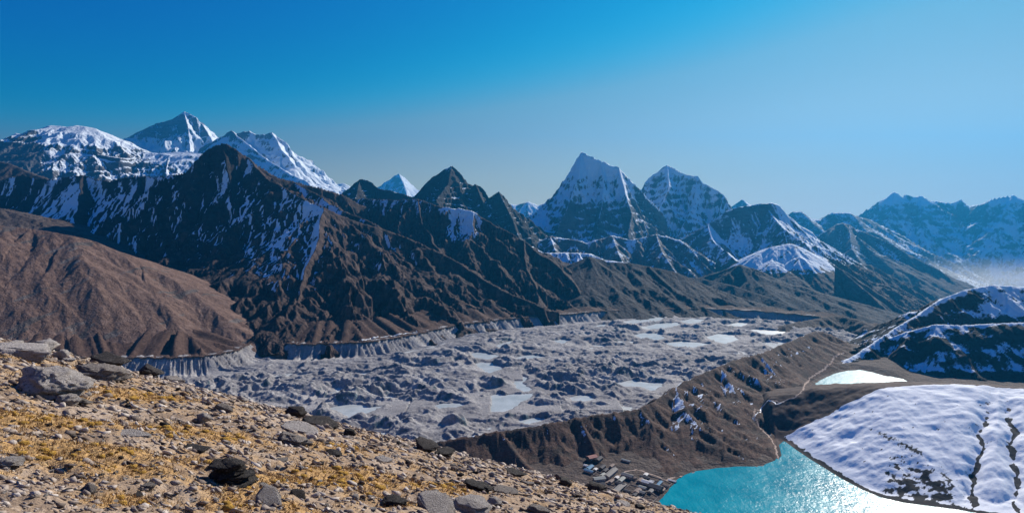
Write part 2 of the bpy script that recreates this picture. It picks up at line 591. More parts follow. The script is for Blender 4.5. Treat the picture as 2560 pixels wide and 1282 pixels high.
massif('mountain', 'low faint snow ridge left of the steep twin white peaks',
       [(((1180, 520, 17000), (1230, 500, 17000), (1250, 505, 17000), (1290, 512, 17000), (1322, 503, 17000), (1345, 512, 17000), (1365, 508, 17000), (1400, 525, 17000)), 0.7, 0.45, 1200)],
       (1160, 1420, 130), 14500, 17600, 60, M_FAR, 900, 100, 5, 41, lambda d: 0.60 + 0.4 * d['nx'] + 0.25 * fbm(d['X'] / 500, d['Y'] / 500, 4, 3), crest=500, jag=18)

# distant blue wall on the right
massif('mountain', 'tall hazy blue mountain wall filling the right edge of the skyline',
       [(((2130, 560, 15500), (2170, 545, 15500), (2185, 522, 15500), (2200, 505, 15500), (2215, 493, 15500), (2236, 478, 15500), (2248, 486, 15500), (2256, 491, 15500), (2263, 483, 15500),
          (2285, 489, 15500), (2302, 488, 15500), (2315, 500, 15500), (2340, 502, 15600), (2375, 506, 15700), (2403, 497, 15700), (2425, 514, 15700), (2445, 512, 15200),
          (2480, 495, 14800), (2535, 486, 14600), (2560, 499, 14600), (2640, 470, 14800), (2760, 480, 15000)), 1.9, 0.65, 350),
        (((2236, 478, 15500), (2220, 560, 14600), (2230, 640, 13600)), 0.95, 0.6, 900),
        (((2302, 488, 15500), (2300, 560, 14600), (2330, 650, 13400)), 0.95, 0.6, 900),
        (((2535, 486, 14600), (2490, 570, 13800), (2480, 660, 12900)), 0.95, 0.6, 900)],
       (2090, 2760, 400), 9300, 16300, 190, M_FAR, 800, 110, 6, 47,
       lambda d: 0.46 + 0.5 * (d['nz'] - 0.62) + 0.2 * sstep(520, 495, 545 - d['Z'] / d['Y'] * FPX) - 0.12 * d['E'] + 0.28 * fbm(d['X'] / 400, d['Y'] / 400, 4, 49), crest=400, jag=14, rough=160, rlam=900, ledge=(200, 14))

massif('mountain', 'lower hazy blue ridge with two flat humps before the tall blue wall',
       [(((1900, 560, 13500), (1940, 532, 13500), (1965, 540, 13500), (1982, 528, 13500), (2003, 527, 13500), (2025, 545, 13500), (2052, 548, 13500), (2080, 530, 13500), (2123, 530, 13500),
          (2145, 540, 13500), (2175, 548, 13500), (2260, 590, 13200), (2360, 650, 12800)), 0.8, 0.5, 800)],
       (1880, 2480, 290), 9500, 14200, 110, M_FAR, 700, 80, 5, 53,
       lambda d: 0.40 + 0.5 * (d['nz'] - 0.68) - 0.1 * d['E'] + 0.22 * fbm(d['X'] / 400, d['Y'] / 400, 4, 59), crest=400, jag=12)

massif('mountain', 'tiny grey rock tooth above the shoulder right of the twin white peaks',
       [(((1822, 530, 16000), (1840, 512, 16000), (1856, 497, 16000), (1872, 512, 16000), (1900, 535, 16000)), 0.8, 0.5, 900)],
       (1810, 1910, 60), 14800, 16500, 40, M_FAR, 700, 60, 4, 57, lambda d: 0.5 + 0.3 * d['nx'], crest=400, jag=10)

# twin white peaks
massif('mountain', 'second steep white peak with a flat snow shoulder behind the sharp one',
       [(((1500, 520, 10300), (1545, 492, 10300), (1580, 482, 10300), (1605, 472, 10300), (1615, 452, 10300), (1630, 437, 10300), (1650, 424, 10300), (1668, 411, 10300), (1685, 419, 10250), (1705, 430, 10200), (1725, 438, 10100),
          (1745, 440, 10000), (1758, 456, 9900), (1775, 463, 9800), (1795, 476, 9700), (1808, 486, 9600), (1816, 505, 9500), (1830, 522, 9400), (1860, 545, 9300), (1900, 580, 9200)), 2.6, 0.7, 220),
        (((1668, 411, 10300), (1672, 470, 9700), (1640, 540, 9100), (1620, 590, 8600)), 1.9, 0.75, 260),
        (((1745, 440, 10000), (1735, 510, 9500), (1700, 580, 8900), (1660, 640, 8300)), 1.9, 0.75, 260),
        (((1808, 486, 9600), (1795, 550, 9200), (1780, 610, 8700)), 1.8, 0.75, 260)],
       (1540, 1930, 380), 7900, 10900, 220, M_PEAK, 300, 80, 6, 61,
       lambda d: 0.51 + 0.9 * (d['nz'] - 0.44) - 0.22 * d['E'] + 0.25 * sstep(450, 425, 545 - d['Z'] / d['Y'] * FPX) - 0.12 * sstep(470, 560, 545 - d['Z'] / d['Y'] * FPX)
       + 0.25 * fbm(d['X'] / 220, d['Y'] / 220, 4, 67), crest=160, jag=10, sharp=0.5, warp=30, ledge=(120, 9), rough=110, rlam=520)

massif('mountain', 'sharp steep white fluted peak standing right of the middle of the skyline',
       [(((1270, 590, 8800), (1310, 560, 8800), (1340, 530, 8900), (1372, 508, 8950), (1393, 494, 9000), (1404, 474, 9000), (1415, 448, 9000), (1427, 420, 9000), (1438, 398, 9000), (1452, 379, 9000),
          (1465, 384, 9000), (1480, 391, 9000), (1502, 401, 9000), (1525, 410, 9000), (1545, 417, 9000), (1560, 433, 9050), (1578, 453, 9100), (1598, 470, 9100), (1625, 500, 9100), (1660, 540, 9000)), 3.4, 0.75, 200),
        (((1452, 379, 9000), (1448, 440, 8700), (1425, 500, 8350), (1400, 560, 7900), (1380, 610, 7500)), 2.4, 0.8, 220),
        (((1502, 401, 9000), (1510, 460, 8650), (1500, 530, 8200), (1490, 590, 7800)), 2.2, 0.8, 220),
        (((1545, 417, 9000), (1560, 470, 8700), (1580, 530, 8250), (1570, 590, 7800)), 2.2, 0.8, 220)],
       (1250, 1690, 430), 7000, 9700, 260, M_PEAK, 250, 78, 6, 71,
       lambda d: 0.55 + 0.8 * (d['nz'] - 0.42) - 0.25 * d['E'] + 0.2 * sstep(460, 420, 545 - d['Z'] / d['Y'] * FPX)
       - 0.30 * sstep(480, 540, 545 - d['Z'] / d['Y'] * FPX) * sstep(620, 590, 545 - d['Z'] / d['Y'] * FPX) * sstep(1350, 1380, pxcol(d)) + 0.12 * sstep(575, 620, 545 - d['Z'] / d['Y'] * FPX)
       + 0.25 * fbm(d['X'] / 180, d['Y'] / 180, 4, 79), crest=140, jag=9, sharp=0.5, warp=30, ledge=(120, 9), rough=110, rlam=520)

# spurs and snowfields below the twin peaks
massif('mountain', 'blue shaded rocky ridge with a bright snow edge right of the twin peaks',
       [(((1700, 600, 7600), (1770, 560, 7700), (1815, 528, 7800), (1850, 516, 7800), (1890, 511, 7800), (1928, 506, 7800), (1948, 512, 7800), (1962, 530, 7750), (1985, 556, 7700), (2030, 580, 7700),
          (2070, 620, 7600), (2150, 690, 7300), (2240, 760, 6900), (2330, 830, 6500)), 1.4, 0.52, 350),
        (((1915, 520, 7800), (1960, 572, 7200), (2000, 600, 6900), (2050, 640, 6500), (2100, 672, 6200), (2180, 740, 5700), (2260, 815, 5200)), 0.8, 0.45, 500),
        (((1770, 560, 7700), (1780, 600, 7200), (1840, 650, 6600), (1900, 690, 6100)), 0.8, 0.5, 500),
        (((1690, 600, 7600), (1660, 640, 7100), (1700, 690, 6500)), 0.8, 0.5, 500)],
       (1620, 2360, 560), 5000, 8400, 260, M_PEAK, 360, 60, 6, 83,
       lambda d: 0.40 + 0.7 * (d['nz'] - 0.68) - 0.2 * d['E'] - 0.5 * sstep(640, 700, 545 - d['Z'] / d['Y'] * FPX) + 0.28 * sstep(0.05, 0.3, d['nx']) * sstep(690, 640, 545 - d['Z'] / d['Y'] * FPX)
       + 0.25 * fbm(d['X'] / 170, d['Y'] / 170, 4, 89), lambda d: 0.2 + 0.8 * sstep(620, 700, 545 - d['Z'] / d['Y'] * FPX), crest=160, jag=8, rough=60, rlam=900)

massif('mountain', 'dark blue pointed ridge sloping down into the hazy valley on the right',
       [(((1990, 640, 10000), (2040, 592, 10200), (2072, 572, 10300), (2092, 560, 10300), (2108, 557, 10300), (2122, 560, 10300), (2140, 572, 10200), (2165, 580, 10100), (2200, 608, 9900), (2235, 635, 9700),
          (2270, 668, 9400), (2300, 697, 9200), (2340, 722, 9000), (2400, 760, 8700), (2470, 810, 8300)), 0.75, 0.45, 800),
        (((2122, 560, 10300), (2130, 620, 9500), (2180, 700, 8600), (2260, 780, 7800), (2330, 840, 7200)), 0.75, 0.45, 700),
        (((2040, 592, 10200), (2050, 660, 9400), (2100, 720, 8600)), 0.75, 0.45, 700)],
       (1980, 2500, 330), 7000, 10900, 190, M_PEAK, 600, 80, 6, 93,
       lambda d: 0.36 + 0.6 * (d['nz'] - 0.70) - 0.15 * d['E'] - 0.4 * sstep(640, 700, 545 - d['Z'] / d['Y'] * FPX) + 0.2 * fbm(d['X'] / 300, d['Y'] / 300, 4, 99),
       lambda d: sstep(620, 720, 545 - d['Z'] / d['Y'] * FPX), crest=300, jag=10)

massif('mountain', 'low broken rock ridges with snow gullies along the foot of the twin peaks',
       [(((1290, 640, 6300), (1330, 612, 6500), (1375, 590, 6650), (1420, 596, 6600), (1470, 606, 6550), (1530, 588, 6650), (1580, 600, 6600), (1640, 585, 6700), (1700, 600, 6600), (1760, 640, 6400)), 0.8, 0.6, 200),
        (((1375, 590, 6650), (1390, 630, 6200), (1400, 660, 5900)), 0.75, 0.6, 200),
        (((1530, 588, 6650), (1545, 630, 6200), (1560, 660, 5900)), 0.75, 0.6, 200),
        (((1640, 585, 6700), (1655, 630, 6200), (1690, 680, 5800)), 0.75, 0.6, 200)],
       (1280, 1790, 320), 5500, 7100, 130, M_PEAK, 240, 46, 6, 97,
       lambda d: 0.35 + 0.8 * (d['nz'] - 0.70) - 0.25 * d['E'] + 0.35 * fbm(d['X'] / 130, d['Y'] / 130, 4, 98), lambda d: 0.1, crest=90, jag=8, rough=50, rlam=500)

# ------------------------------------------------------------------ middle distance
def row(d):
    return 545 - d['Z'] / d['Y'] * FPX


massif('mountain', 'dark craggy peak group with a stepped pyramid in the middle of the skyline',
       [(((820, 520, 7600), (855, 488, 7600), (872, 470, 7600), (885, 456, 7600), (900, 447, 7600), (915, 448, 7600), (932, 456, 7600), (945, 470, 7600), (965, 473, 7550), (985, 478, 7500),
          (1010, 484, 7500), (1032, 492, 7450), (1045, 480, 7400), (1060, 463, 7400), (1078, 443, 7400), (1095, 433, 7400), (1112, 421, 7400), (1128, 414, 7400), (1142, 422, 7400), (1155, 436, 7400),
          (1166, 455, 7400), (1176, 468, 7350), (1188, 459, 7300), (1200, 464, 7300), (1213, 478, 7250), (1222, 494, 7200), (1233, 486, 7150), (1247, 479, 7100), (1260, 488, 7100), (1272, 507, 7050),
          (1290, 530, 7000), (1305, 548, 6950), (1330, 590, 6900), (1370, 640, 6800)), 2.4, 0.7, 160),
        (((1128, 414, 7400), (1120, 460, 7100), (1090, 500, 6700)), 1.1, 0.6, 300),
        (((1188, 459, 7300), (1215, 520, 6900), (1250, 570, 6500)), 1.1, 0.6, 300),
        (((1247, 479, 7100), (1280, 545, 6700), (1300, 600, 6300)), 1.1, 0.6, 300),
        (((900, 447, 7600), (890, 490, 7200), (870, 530, 6800)), 1.1, 0.6, 300)],
       (800, 1390, 480), 5900, 7900, 200, M_DARK, 260, 48, 6, 103,
       lambda d: 0.20 + 0.6 * (d['nz'] - 0.55) - 0.25 * d['E'] + 0.26 * fbm(d['X'] / 110, d['Y'] / 110, 4, 109) + 0.12 * sstep(445, 420, row(d)), crest=90, jag=9, cmin=0.2, sharp=0.5, ledge=(70, 9))

massif('mountain', 'grey brown slope at the left edge below the white snow dome',
       [(((-260, 395, 7300), (0, 403, 7200), (30, 410, 7100), (60, 425, 7000), (100, 440, 6900), (180, 470, 6700), (260, 500, 6500)), 0.6, 0.4, 500)],
       (-150, 330, 150), 5800, 7600, 80, M_BROWN, 260, 30, 5, 113, lambda d: 0.18 + 0.3 * fbm(d['X'] / 140, d['Y'] / 140, 4, 3), lambda d: 0.2, crest=200, jag=8)

# the big dark ridge: a shaded face with snow streaks to the left of its spur, brown ribs to the right
RIDGE_MAIN = ((-200, 462, 6100), (0, 452, 5850), (35, 440, 5800), (60, 436, 5760), (100, 446, 5700), (140, 447, 5630), (175, 440, 5570), (205, 436, 5510), (245, 448, 5440), (275, 452, 5380),
              (310, 442, 5310), (345, 440, 5240), (400, 441, 5110), (440, 436, 5010), (468, 430, 4940), (480, 410, 4900), (500, 390, 4850), (518, 374, 4810), (535, 362, 4770), (555, 357, 4730),
              (575, 363, 4720), (592, 374, 4720), (612, 390, 4740), (640, 413, 4800), (670, 430, 4850), (700, 443, 4900), (735, 452, 4980), (775, 462, 5050), (820, 473, 5120), (870, 490, 5200), (930, 520, 5300))
RIDGE_SPUR = ((612, 390, 4740), (650, 430, 4560), (700, 465, 4380), (760, 495, 4200), (815, 517, 4000), (800, 575, 3680), (778, 635, 3380), (757, 700, 3120), (742, 760, 2900), (728, 820, 2720), (718, 862, 2600))
RIDGE_RIGHT = ((815, 517, 4000), (860, 540, 4050), (900, 556, 4080), (960, 572, 4100), (1040, 600, 4050), (1110, 634, 3950), (1190, 684, 3800), (1280, 735, 3620), (1360, 765, 3500))


def dark_snow(d):
    p, r = pxcol(d), row(d)
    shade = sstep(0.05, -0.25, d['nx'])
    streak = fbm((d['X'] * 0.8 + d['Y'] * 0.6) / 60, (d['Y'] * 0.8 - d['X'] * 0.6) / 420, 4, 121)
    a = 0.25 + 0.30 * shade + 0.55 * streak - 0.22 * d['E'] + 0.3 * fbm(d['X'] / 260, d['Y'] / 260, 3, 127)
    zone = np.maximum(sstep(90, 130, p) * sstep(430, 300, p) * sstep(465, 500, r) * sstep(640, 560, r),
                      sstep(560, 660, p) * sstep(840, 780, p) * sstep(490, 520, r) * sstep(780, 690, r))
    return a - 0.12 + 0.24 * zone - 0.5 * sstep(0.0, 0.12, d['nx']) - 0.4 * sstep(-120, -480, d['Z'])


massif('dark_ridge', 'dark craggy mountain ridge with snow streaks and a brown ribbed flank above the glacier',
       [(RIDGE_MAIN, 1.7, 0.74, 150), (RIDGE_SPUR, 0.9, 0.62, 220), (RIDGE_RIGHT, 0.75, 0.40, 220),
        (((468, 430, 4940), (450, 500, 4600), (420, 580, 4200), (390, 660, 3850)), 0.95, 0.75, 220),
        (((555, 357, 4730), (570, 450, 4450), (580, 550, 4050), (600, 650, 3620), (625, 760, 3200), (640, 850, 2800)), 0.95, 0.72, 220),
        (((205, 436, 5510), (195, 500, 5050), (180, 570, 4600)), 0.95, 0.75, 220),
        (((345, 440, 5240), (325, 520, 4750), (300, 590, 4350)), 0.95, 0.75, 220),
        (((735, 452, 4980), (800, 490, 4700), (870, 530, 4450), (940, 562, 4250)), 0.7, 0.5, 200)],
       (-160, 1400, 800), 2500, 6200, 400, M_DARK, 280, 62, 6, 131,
       dark_snow, lambda d: 0.08 + 0.65 * sstep(-0.05, 0.22, d['nx']) + 0.25 * sstep(100, -350, d['Z']) + 0.15 * d['E'] + 0.35 * fbm(d['X'] / 200, d['Y'] / 200, 4, 137) - 0.35 * sstep(780, 560, pxcol(d)),  # shade put into the colour: brown kept to sunward faces, left faces and gullies dark
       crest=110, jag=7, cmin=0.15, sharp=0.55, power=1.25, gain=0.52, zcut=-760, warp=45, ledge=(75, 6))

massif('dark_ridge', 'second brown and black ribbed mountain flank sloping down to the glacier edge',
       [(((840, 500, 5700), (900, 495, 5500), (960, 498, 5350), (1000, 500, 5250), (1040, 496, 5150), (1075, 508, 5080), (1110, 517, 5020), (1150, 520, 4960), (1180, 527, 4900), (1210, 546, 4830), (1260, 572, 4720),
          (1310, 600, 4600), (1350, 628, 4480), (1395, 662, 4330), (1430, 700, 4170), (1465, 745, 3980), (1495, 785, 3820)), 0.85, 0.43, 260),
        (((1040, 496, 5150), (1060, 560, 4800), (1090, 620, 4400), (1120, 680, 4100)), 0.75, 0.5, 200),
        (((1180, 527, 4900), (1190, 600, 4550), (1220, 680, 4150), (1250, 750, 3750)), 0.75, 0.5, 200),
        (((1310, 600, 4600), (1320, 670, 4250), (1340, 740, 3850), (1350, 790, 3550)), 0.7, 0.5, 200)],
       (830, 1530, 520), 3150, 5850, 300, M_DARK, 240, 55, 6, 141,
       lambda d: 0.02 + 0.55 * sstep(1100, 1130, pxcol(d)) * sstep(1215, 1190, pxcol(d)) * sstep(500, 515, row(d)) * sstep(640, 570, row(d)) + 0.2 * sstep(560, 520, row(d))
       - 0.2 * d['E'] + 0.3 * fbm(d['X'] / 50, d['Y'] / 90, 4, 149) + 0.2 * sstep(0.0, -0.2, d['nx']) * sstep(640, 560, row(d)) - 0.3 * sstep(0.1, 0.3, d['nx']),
       lambda d: 0.08 + 0.7 * sstep(-0.05, 0.2, d['nx']) + 0.2 * sstep(0, -350, d['Z']) + 0.15 * d['E'] + 0.35 * fbm(d['X'] / 200, d['Y'] / 200, 4, 147),  # less brown on left faces and in gullies, painting in their shade
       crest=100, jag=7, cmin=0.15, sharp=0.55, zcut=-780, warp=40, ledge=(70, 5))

# foothills beyond the glacier on the right
massif('hill', 'smooth grey brown foothill with a sunlit rim beyond the far end of the glacier',
       [(((1400, 740, 4700), (1440, 690, 4650), (1458, 660, 4620), (1473, 641, 4600), (1500, 648, 4600), (1560, 655, 4580), (1620, 665, 4560), (1690, 680, 4520), (1750, 705, 4450), (1810, 735, 4360), (1870, 765, 4250), (1930, 790, 4130)), 0.55, 0.27, 300),
        (((1473, 641, 4600), (1500, 700, 4250), (1510, 760, 3900)), 0.45, 0.4, 200),
        (((1620, 665, 4560), (1680, 720, 4250), (1740, 765, 4050)), 0.45, 0.4, 200)],
       (1380, 1980, 300), 3550, 5000, 150, M_SPUR, 210, 22, 5, 151,
       lambda d: 0.05 + 0.75 * sstep(662, 652, row(d)) * sstep(1490, 1530, pxcol(d)) * sstep(1700, 1600, pxcol(d)) + 0.2 * fbm(d['X'] / 60, d['Y'] / 60, 4, 7) + 0.0 * d['E'],  # crest band whitened by the snow mask: the sunlit rim is painted in
       lambda d: 0.5 + 0.3 * fbm(d['X'] / 200, d['Y'] / 200, 4, 5), crest=90, jag=3, zcut=-860)

massif('hill', 'blue grey spur of bare slopes running down to the right behind the glacier',
       [(((1600, 700, 5600), (1680, 690, 5600), (1750, 695, 5550), (1850, 660, 5600), (1900, 690, 5450), (1960, 715, 5300), (2040, 745, 5100), (2110, 778, 4880), (2170, 808, 4660), (2225, 840, 4430), (2280, 870, 4200)), 0.5, 0.26, 350),
        (((1750, 695, 5550), (1830, 712, 5200), (1900, 735, 4950), (1970, 762, 4700), (2050, 790, 4450), (2110, 815, 4250)), 0.45, 0.33, 300)],
       (1580, 2330, 380), 3700, 6100, 190, M_SPUR, 260, 26, 5, 157,
       lambda d: 0.06 + 0.25 * fbm(d['X'] / 60, d['Y'] / 60, 4, 7), lambda d: 0.5 + 0.3 * fbm(d['X'] / 200, d['Y'] / 200, 4, 5), crest=120, jag=4, zcut=-1100)

massif('glacier_tongue', 'blue white icefall snout wedged between the ribbed flank and the smooth foothill',
       [(((1300, 600, 5600), (1360, 632, 5400), (1420, 631, 5350), (1478, 634, 5350), (1500, 660, 5350)), 0.45, 0.75, 200)],
       (1330, 1520, 150), 4700, 5700, 100, M_PEAK, 120, 22, 5, 161,
       lambda d: 0.62 + 0.25 * d['E'] + 0.3 * fbm(d['X'] / 40, d['Y'] / 40, 4, 7), crest=40, jag=5)

massif('snowfield', 'bright sunlit snowfield lying in the hollow under the blue rocky ridge',
       [(((1870, 650, 6500), (1895, 632, 6550), (1930, 617, 6600), (1975, 608, 6600), (1998, 640, 6300), (2018, 672, 6080), (2030, 688, 5980)), 0.30, 0.62, 150),
        (((1930, 617, 6600), (1930, 650, 6330), (1975, 682, 6020)), 0.25, 0.6, 150)],
       (1820, 2090, 200), 5650, 6950, 110, M_PEAK, 160, 13, 5, 167,
       lambda d: 0.72 + 0.2 * d['E'] - 0.5 * fbm(d['X'] / 110, d['Y'] / 70, 4, 12) - 0.9 * sstep(674, 690, row(d) + 14 * fbm(d['X'] / 50, d['Y'] / 50, 3, 2)), lambda d: 0.6, crest=60, jag=4)

# left: sunny brown hill, with a rubble tongue and valley in its rear
massif('rubble_tongue', 'grey rubble covered ice tongue behind the brown hill at the left edge',
       [(((-200, 500, 4300), (0, 520, 4250), (60, 540, 4150), (120, 560, 4050), (180, 580, 3950), (260, 610, 3850), (330, 640, 3750)), 0.25, 0.3, 300)],
       (-150, 360, 200), 3450, 4600, 90, M_BROWN, 90, 10, 5, 171, lambda d: 0.25 + 0.35 * fbm(d['X'] / 50, d['Y'] / 50, 4, 7), None, crest=10, jag=8)

massif('hill', 'sunny brown grass hill with dark gullies on the left above the moraine',
       [(((-300, 556, 2700), (-100, 552, 2800), (0, 566, 2860), (60, 572, 2890), (120, 580, 2910), (170, 589, 2920), (225, 610, 2920), (280, 636, 2910), (340, 661, 2890), (400, 692, 2870), (450, 714, 2850),
          (490, 738, 2820), (525, 765, 2790), (560, 795, 2750), (585, 822, 2710), (600, 845, 2670), (606, 870, 2620)), 0.36, 0.52, 400),
        (((0, 566, 2860), (60, 640, 2700), (140, 720, 2540), (200, 790, 2420), (270, 870, 2290)), 0.42, 0.55, 250),
        (((170, 589, 2920), (250, 670, 2760), (330, 760, 2600), (400, 830, 2470), (430, 880, 2390)), 0.42, 0.55, 250),
        (((340, 661, 2890), (430, 740, 2740), (500, 810, 2610), (540, 870, 2500)), 0.42, 0.55, 250),
        (((-200, 556, 2750), (-100, 660, 2550), (0, 780, 2300), (60, 860, 2150)), 0.42, 0.55, 250)],
       (-160, 640, 400), 1950, 3250, 220, M_HILL, 290, 15, 5, 181,
       lambda d: 0.0 * d['E'],
       lambda d: 0.95 + 0.35 * d['E'] + 0.45 * fbm(d['X'] / 120, d['Y'] / 120, 4, 5) - 0.8 * sstep(0.42, 0.7, fbm((d['X'] - d['Y'] * 0.25) / 60, d['Y'] / 300, 3, 6) + 0.25),
       crest=120, jag=1.5, zcut=-700, sharp=0.15, gain=0.46, warp=60)

# ------------------------------------------------------------------ the valley: banks, glacier, lakes, moraine, near hills
LAKE_Z, LAKE2_Z = -600.0, -615.0
LAKE_PX = [(1600, 1290), (1640, 1262), (1665, 1232), (1690, 1200), (1715, 1184), (1745, 1176), (1790, 1169), (1840, 1166), (1880, 1165), (1925, 1162), (1948, 1153), (1957, 1138), (1952, 1118), (1948, 1100),
           (1962, 1104), (1990, 1125), (2020, 1145), (2060, 1170), (2100, 1195), (2150, 1222), (2200, 1243), (2260, 1257), (2330, 1266), (2400, 1275), (2470, 1288), (2650, 1305), (3200, 1330), (3300, 1600), (2600, 1900), (1900, 1700), (1650, 1450)]
LAKE2_PX = [(2038, 958), (2058, 946), (2088, 933), (2118, 926), (2150, 924), (2180, 930), (2212, 939), (2252, 947), (2300, 975), (2240, 1010), (2120, 1010), (2060, 985)]
LAKE = [PZ(a, b, LAKE_Z)[:2] for a, b in LAKE_PX]
LAKE2 = [PZ(a, b, LAKE2_Z)[:2] for a, b in LAKE2_PX]


def poly_sd(X, Y, poly):
    """distance outside a polygon (negative inside)"""
    D, _, _ = seg_dist(X, Y, list(poly) + [poly[0]])
    return np.where(inside(X, Y, poly), -D, D).astype(f32)


BANK_PX = [(-800, 985, -495), (-150, 925, -520), (150, 905, -530), (300, 893, -543), (420, 893, -553), (520, 888, -562), (590, 876, -570), (625, 858, -572), (650, 848, -570), (690, 850, -572), (740, 859, -574), (820, 857, -576),
           (900, 855, -578), (960, 848, -580), (1020, 838, -582), (1090, 822, -584), (1150, 810, -588), (1230, 800, -592), (1320, 791, -598), (1420, 784, -606), (1500, 777, -612), (1600, 772, -620),
           (1750, 770, -632), (1900, 776, -650), (2050, 790, -670), (2200, 828, -690), (2330, 870, -700)]
BANK = [PZ(*b) for b in BANK_PX]
BANK_Z = np.array([b[2] for b in BANK])
MOR_PX = [(800, 1165, -582), (900, 1142, -572), (1000, 1120, -562), (1085, 1104, -552), (1160, 1090, -545), (1250, 1076, -540), (1350, 1062, -536), (1450, 1042, -533), (1540, 1030, -530), (1600, 1020, -528),
          (1640, 1000, -524), (1690, 965, -515), (1740, 938, -508), (1800, 914, -507), (1850, 894, -508), (1900, 884, -515), (1950, 862, -518), (2000, 842, -524), (2040, 826, -532), (2075, 834, -556), (2105, 850, -585)]
MOR = [PZ(*b) for b in MOR_PX]

M_MOR = mountain_mat('moraine_turf', [(0.024, 0.018, 0.017), (0.046, 0.034, 0.031), (0.085, 0.065, 0.058)], [(0.046, 0.027, 0.022), (0.084, 0.050, 0.039), (0.135, 0.084, 0.066)], 60, SNOW, 0.5, 0.7)
# rough ground under everything, out to the horizon
X, Y = fan(-760, 3300, 90, 700, 32000, 120, 'log')
Zg = -980 - 0.075 * np.clip(Y - 3000, 0, 12000) + 25 * fbm(X / 900, Y / 900, 4, 201)
sheet('valley_floor', X, Y, Zg, M_BROWN, {'snow': Zg * 0, 'veg': Zg * 0 + 0.5}, np.ones(X.shape, bool), 'bare floor of the far valley')

# terrace between the glacier's far bank and the mountain foot
X, Y = fan(-200, 2350, 520, 2150, 4400, 150, 'log')
D, side, pos = seg_dist(X, Y, BANK)
zb = np.interp(pos, np.arange(len(BANK)), BANK_Z)
beyond = np.where(side < 0, D, -D)
lip = 14 * fbm(pos * 8, beyond / 200, 3, 205) + 7 * fbm(pos * 30, beyond / 90, 2, 206)
fanz = np.clip(beyond - 35 - 120 * np.clip(fbm(pos * 3.0, 0 * pos, 4, 208), -0.5, 1) - 9 * fbm(pos * 22, beyond / 130, 3, 212), 0, 320)
Zt = zb - 0.5 + 6 * fbm(pos * 6, 0 * pos, 3, 209) + 0.03 * np.clip(beyond, 0, 150) + (0.30 - 0.12 * sstep(18, 21, pos)) * fanz + 4 * fbm(X / 60, Y / 60, 3, 210)
Zt = Zt + 2.2 * fbm(X / 40, Y / 40, 4, 203)
sheet('terrace', X, Y, Zt, M_MOR, {'snow': Zt * 0, 'veg': 0.75 + 0.4 * fbm(X / 60, Y / 60, 3, 207)}, (beyond + lip > 0) & (beyond < np.where(pos > 17.5, 80, 220)), 'flat brown terrace at the mountain foot behind the glacier bank')

# ---- glacier
PONDS_PX = [
    ('large pale frozen pond in the middle of the rubble glacier', [(1208, 1003), (1222, 990), (1242, 982), (1262, 987), (1300, 985), (1338, 984), (1326, 997), (1300, 1006), (1284, 1019), (1258, 1029), (1234, 1027), (1216, 1016)]),
    ('winding pale ice strip just above the large frozen pond', [(1252, 932), (1278, 937), (1300, 938), (1322, 946), (1308, 956), (1314, 966), (1334, 974), (1312, 979), (1292, 968), (1284, 950)]),
    ('pale frozen pond left of the winding ice strip', [(1186, 908), (1204, 904), (1228, 908), (1256, 921), (1240, 928), (1222, 932), (1204, 922)]),
    ('pale frozen pond at the glacier edge behind the black boulder', [(826, 1020), (848, 1013), (880, 1010), (920, 1016), (956, 1017), (926, 1028), (900, 1036), (882, 1047), (856, 1034)]),
    ('small pale pond under the dark ice cliff', [(1084, 1014), (1104, 1009), (1134, 1007), (1166, 1012), (1140, 1019), (1100, 1021)]),
    ('narrow pale pond slanting below the far bank', [(1228, 868), (1252, 859), (1286, 851), (1272, 861), (1246, 869)]),
    ('pale pond patch between rubble mounds near the far bank', [(1176, 882), (1200, 880), (1226, 886), (1248, 890), (1222, 899), (1188, 893)]),
    ('flat pale pond beside a round dark mound', [(1288, 893), (1318, 887), (1346, 889), (1360, 893), (1330, 898), (1306, 900)]),
    ('bright pond by the inner foot of the brown moraine', [(1520, 960), (1552, 953), (1584, 950), (1616, 956), (1658, 960), (1646, 972), (1628, 979), (1604, 967), (1560, 965)]),
    ('long bright pond nearest the far shore of the glacier', [(1540, 806), (1572, 800), (1612, 796), (1664, 794), (1652, 803), (1606, 806), (1566, 811)]),
    ('bright strip pond just below the long far pond', [(1596, 817), (1642, 809), (1690, 808), (1706, 814), (1660, 820), (1620, 822)]),
    ('bright pond with a pointed left end in the far ice field', [(1584, 836), (1612, 832), (1644, 834), (1664, 846), (1640, 851), (1606, 846)]),
    ('bright wide pond low in the far ice field', [(1656, 856), (1700, 853), (1744, 857), (1776, 862), (1732, 868), (1690, 865)]),
    ('bright pond shaped like a wedge in the far ice field', [(1766, 840), (1796, 835), (1832, 838), (1846, 850), (1812, 858), (1782, 852)]),
    ('long thin bright pond at the right of the far ice field', [(1846, 824), (1886, 822), (1930, 827), (1978, 829), (1944, 838), (1896, 834)]),
    ('tiny bright pond left of the long far pond', [(1474, 818), (1500, 812), (1524, 811), (1504, 819)]),
    ('small bright pond high in the far ice field', [(1700, 802), (1728, 797), (1762, 800), (1748, 807), (1720, 808)]),
    ('small pale pond under the ribbed brown slopes', [(1382, 851), (1404, 848), (1424, 852), (1406, 859)]),
    ('thin pale pond behind the wedge shaped one', [(1812, 812), (1846, 806), (1872, 809), (1850, 816)]),
    ('faint bluish meltwater pool right of the large frozen pond', [(1424, 992), (1448, 986), (1474, 990), (1486, 999), (1460, 1003), (1436, 1000)]),
    ('thin pale pool close above the crest of the brown moraine', [(1296, 1050), (1326, 1044), (1366, 1048), (1350, 1056), (1316, 1058)]),
]


def glacier_level(x, y):
    return -606 - 0.035 * np.clip(x + 200, 0, 4000) - 0.008 * np.clip(y - 2300, 0, 3000)


def glacier_point(px, py):
    t = 2000.0
    a, b = ray(px, py)
    for _ in range(20):
        t = (glacier_level(a * t, t) - 3) / b
    return (a * t, t)


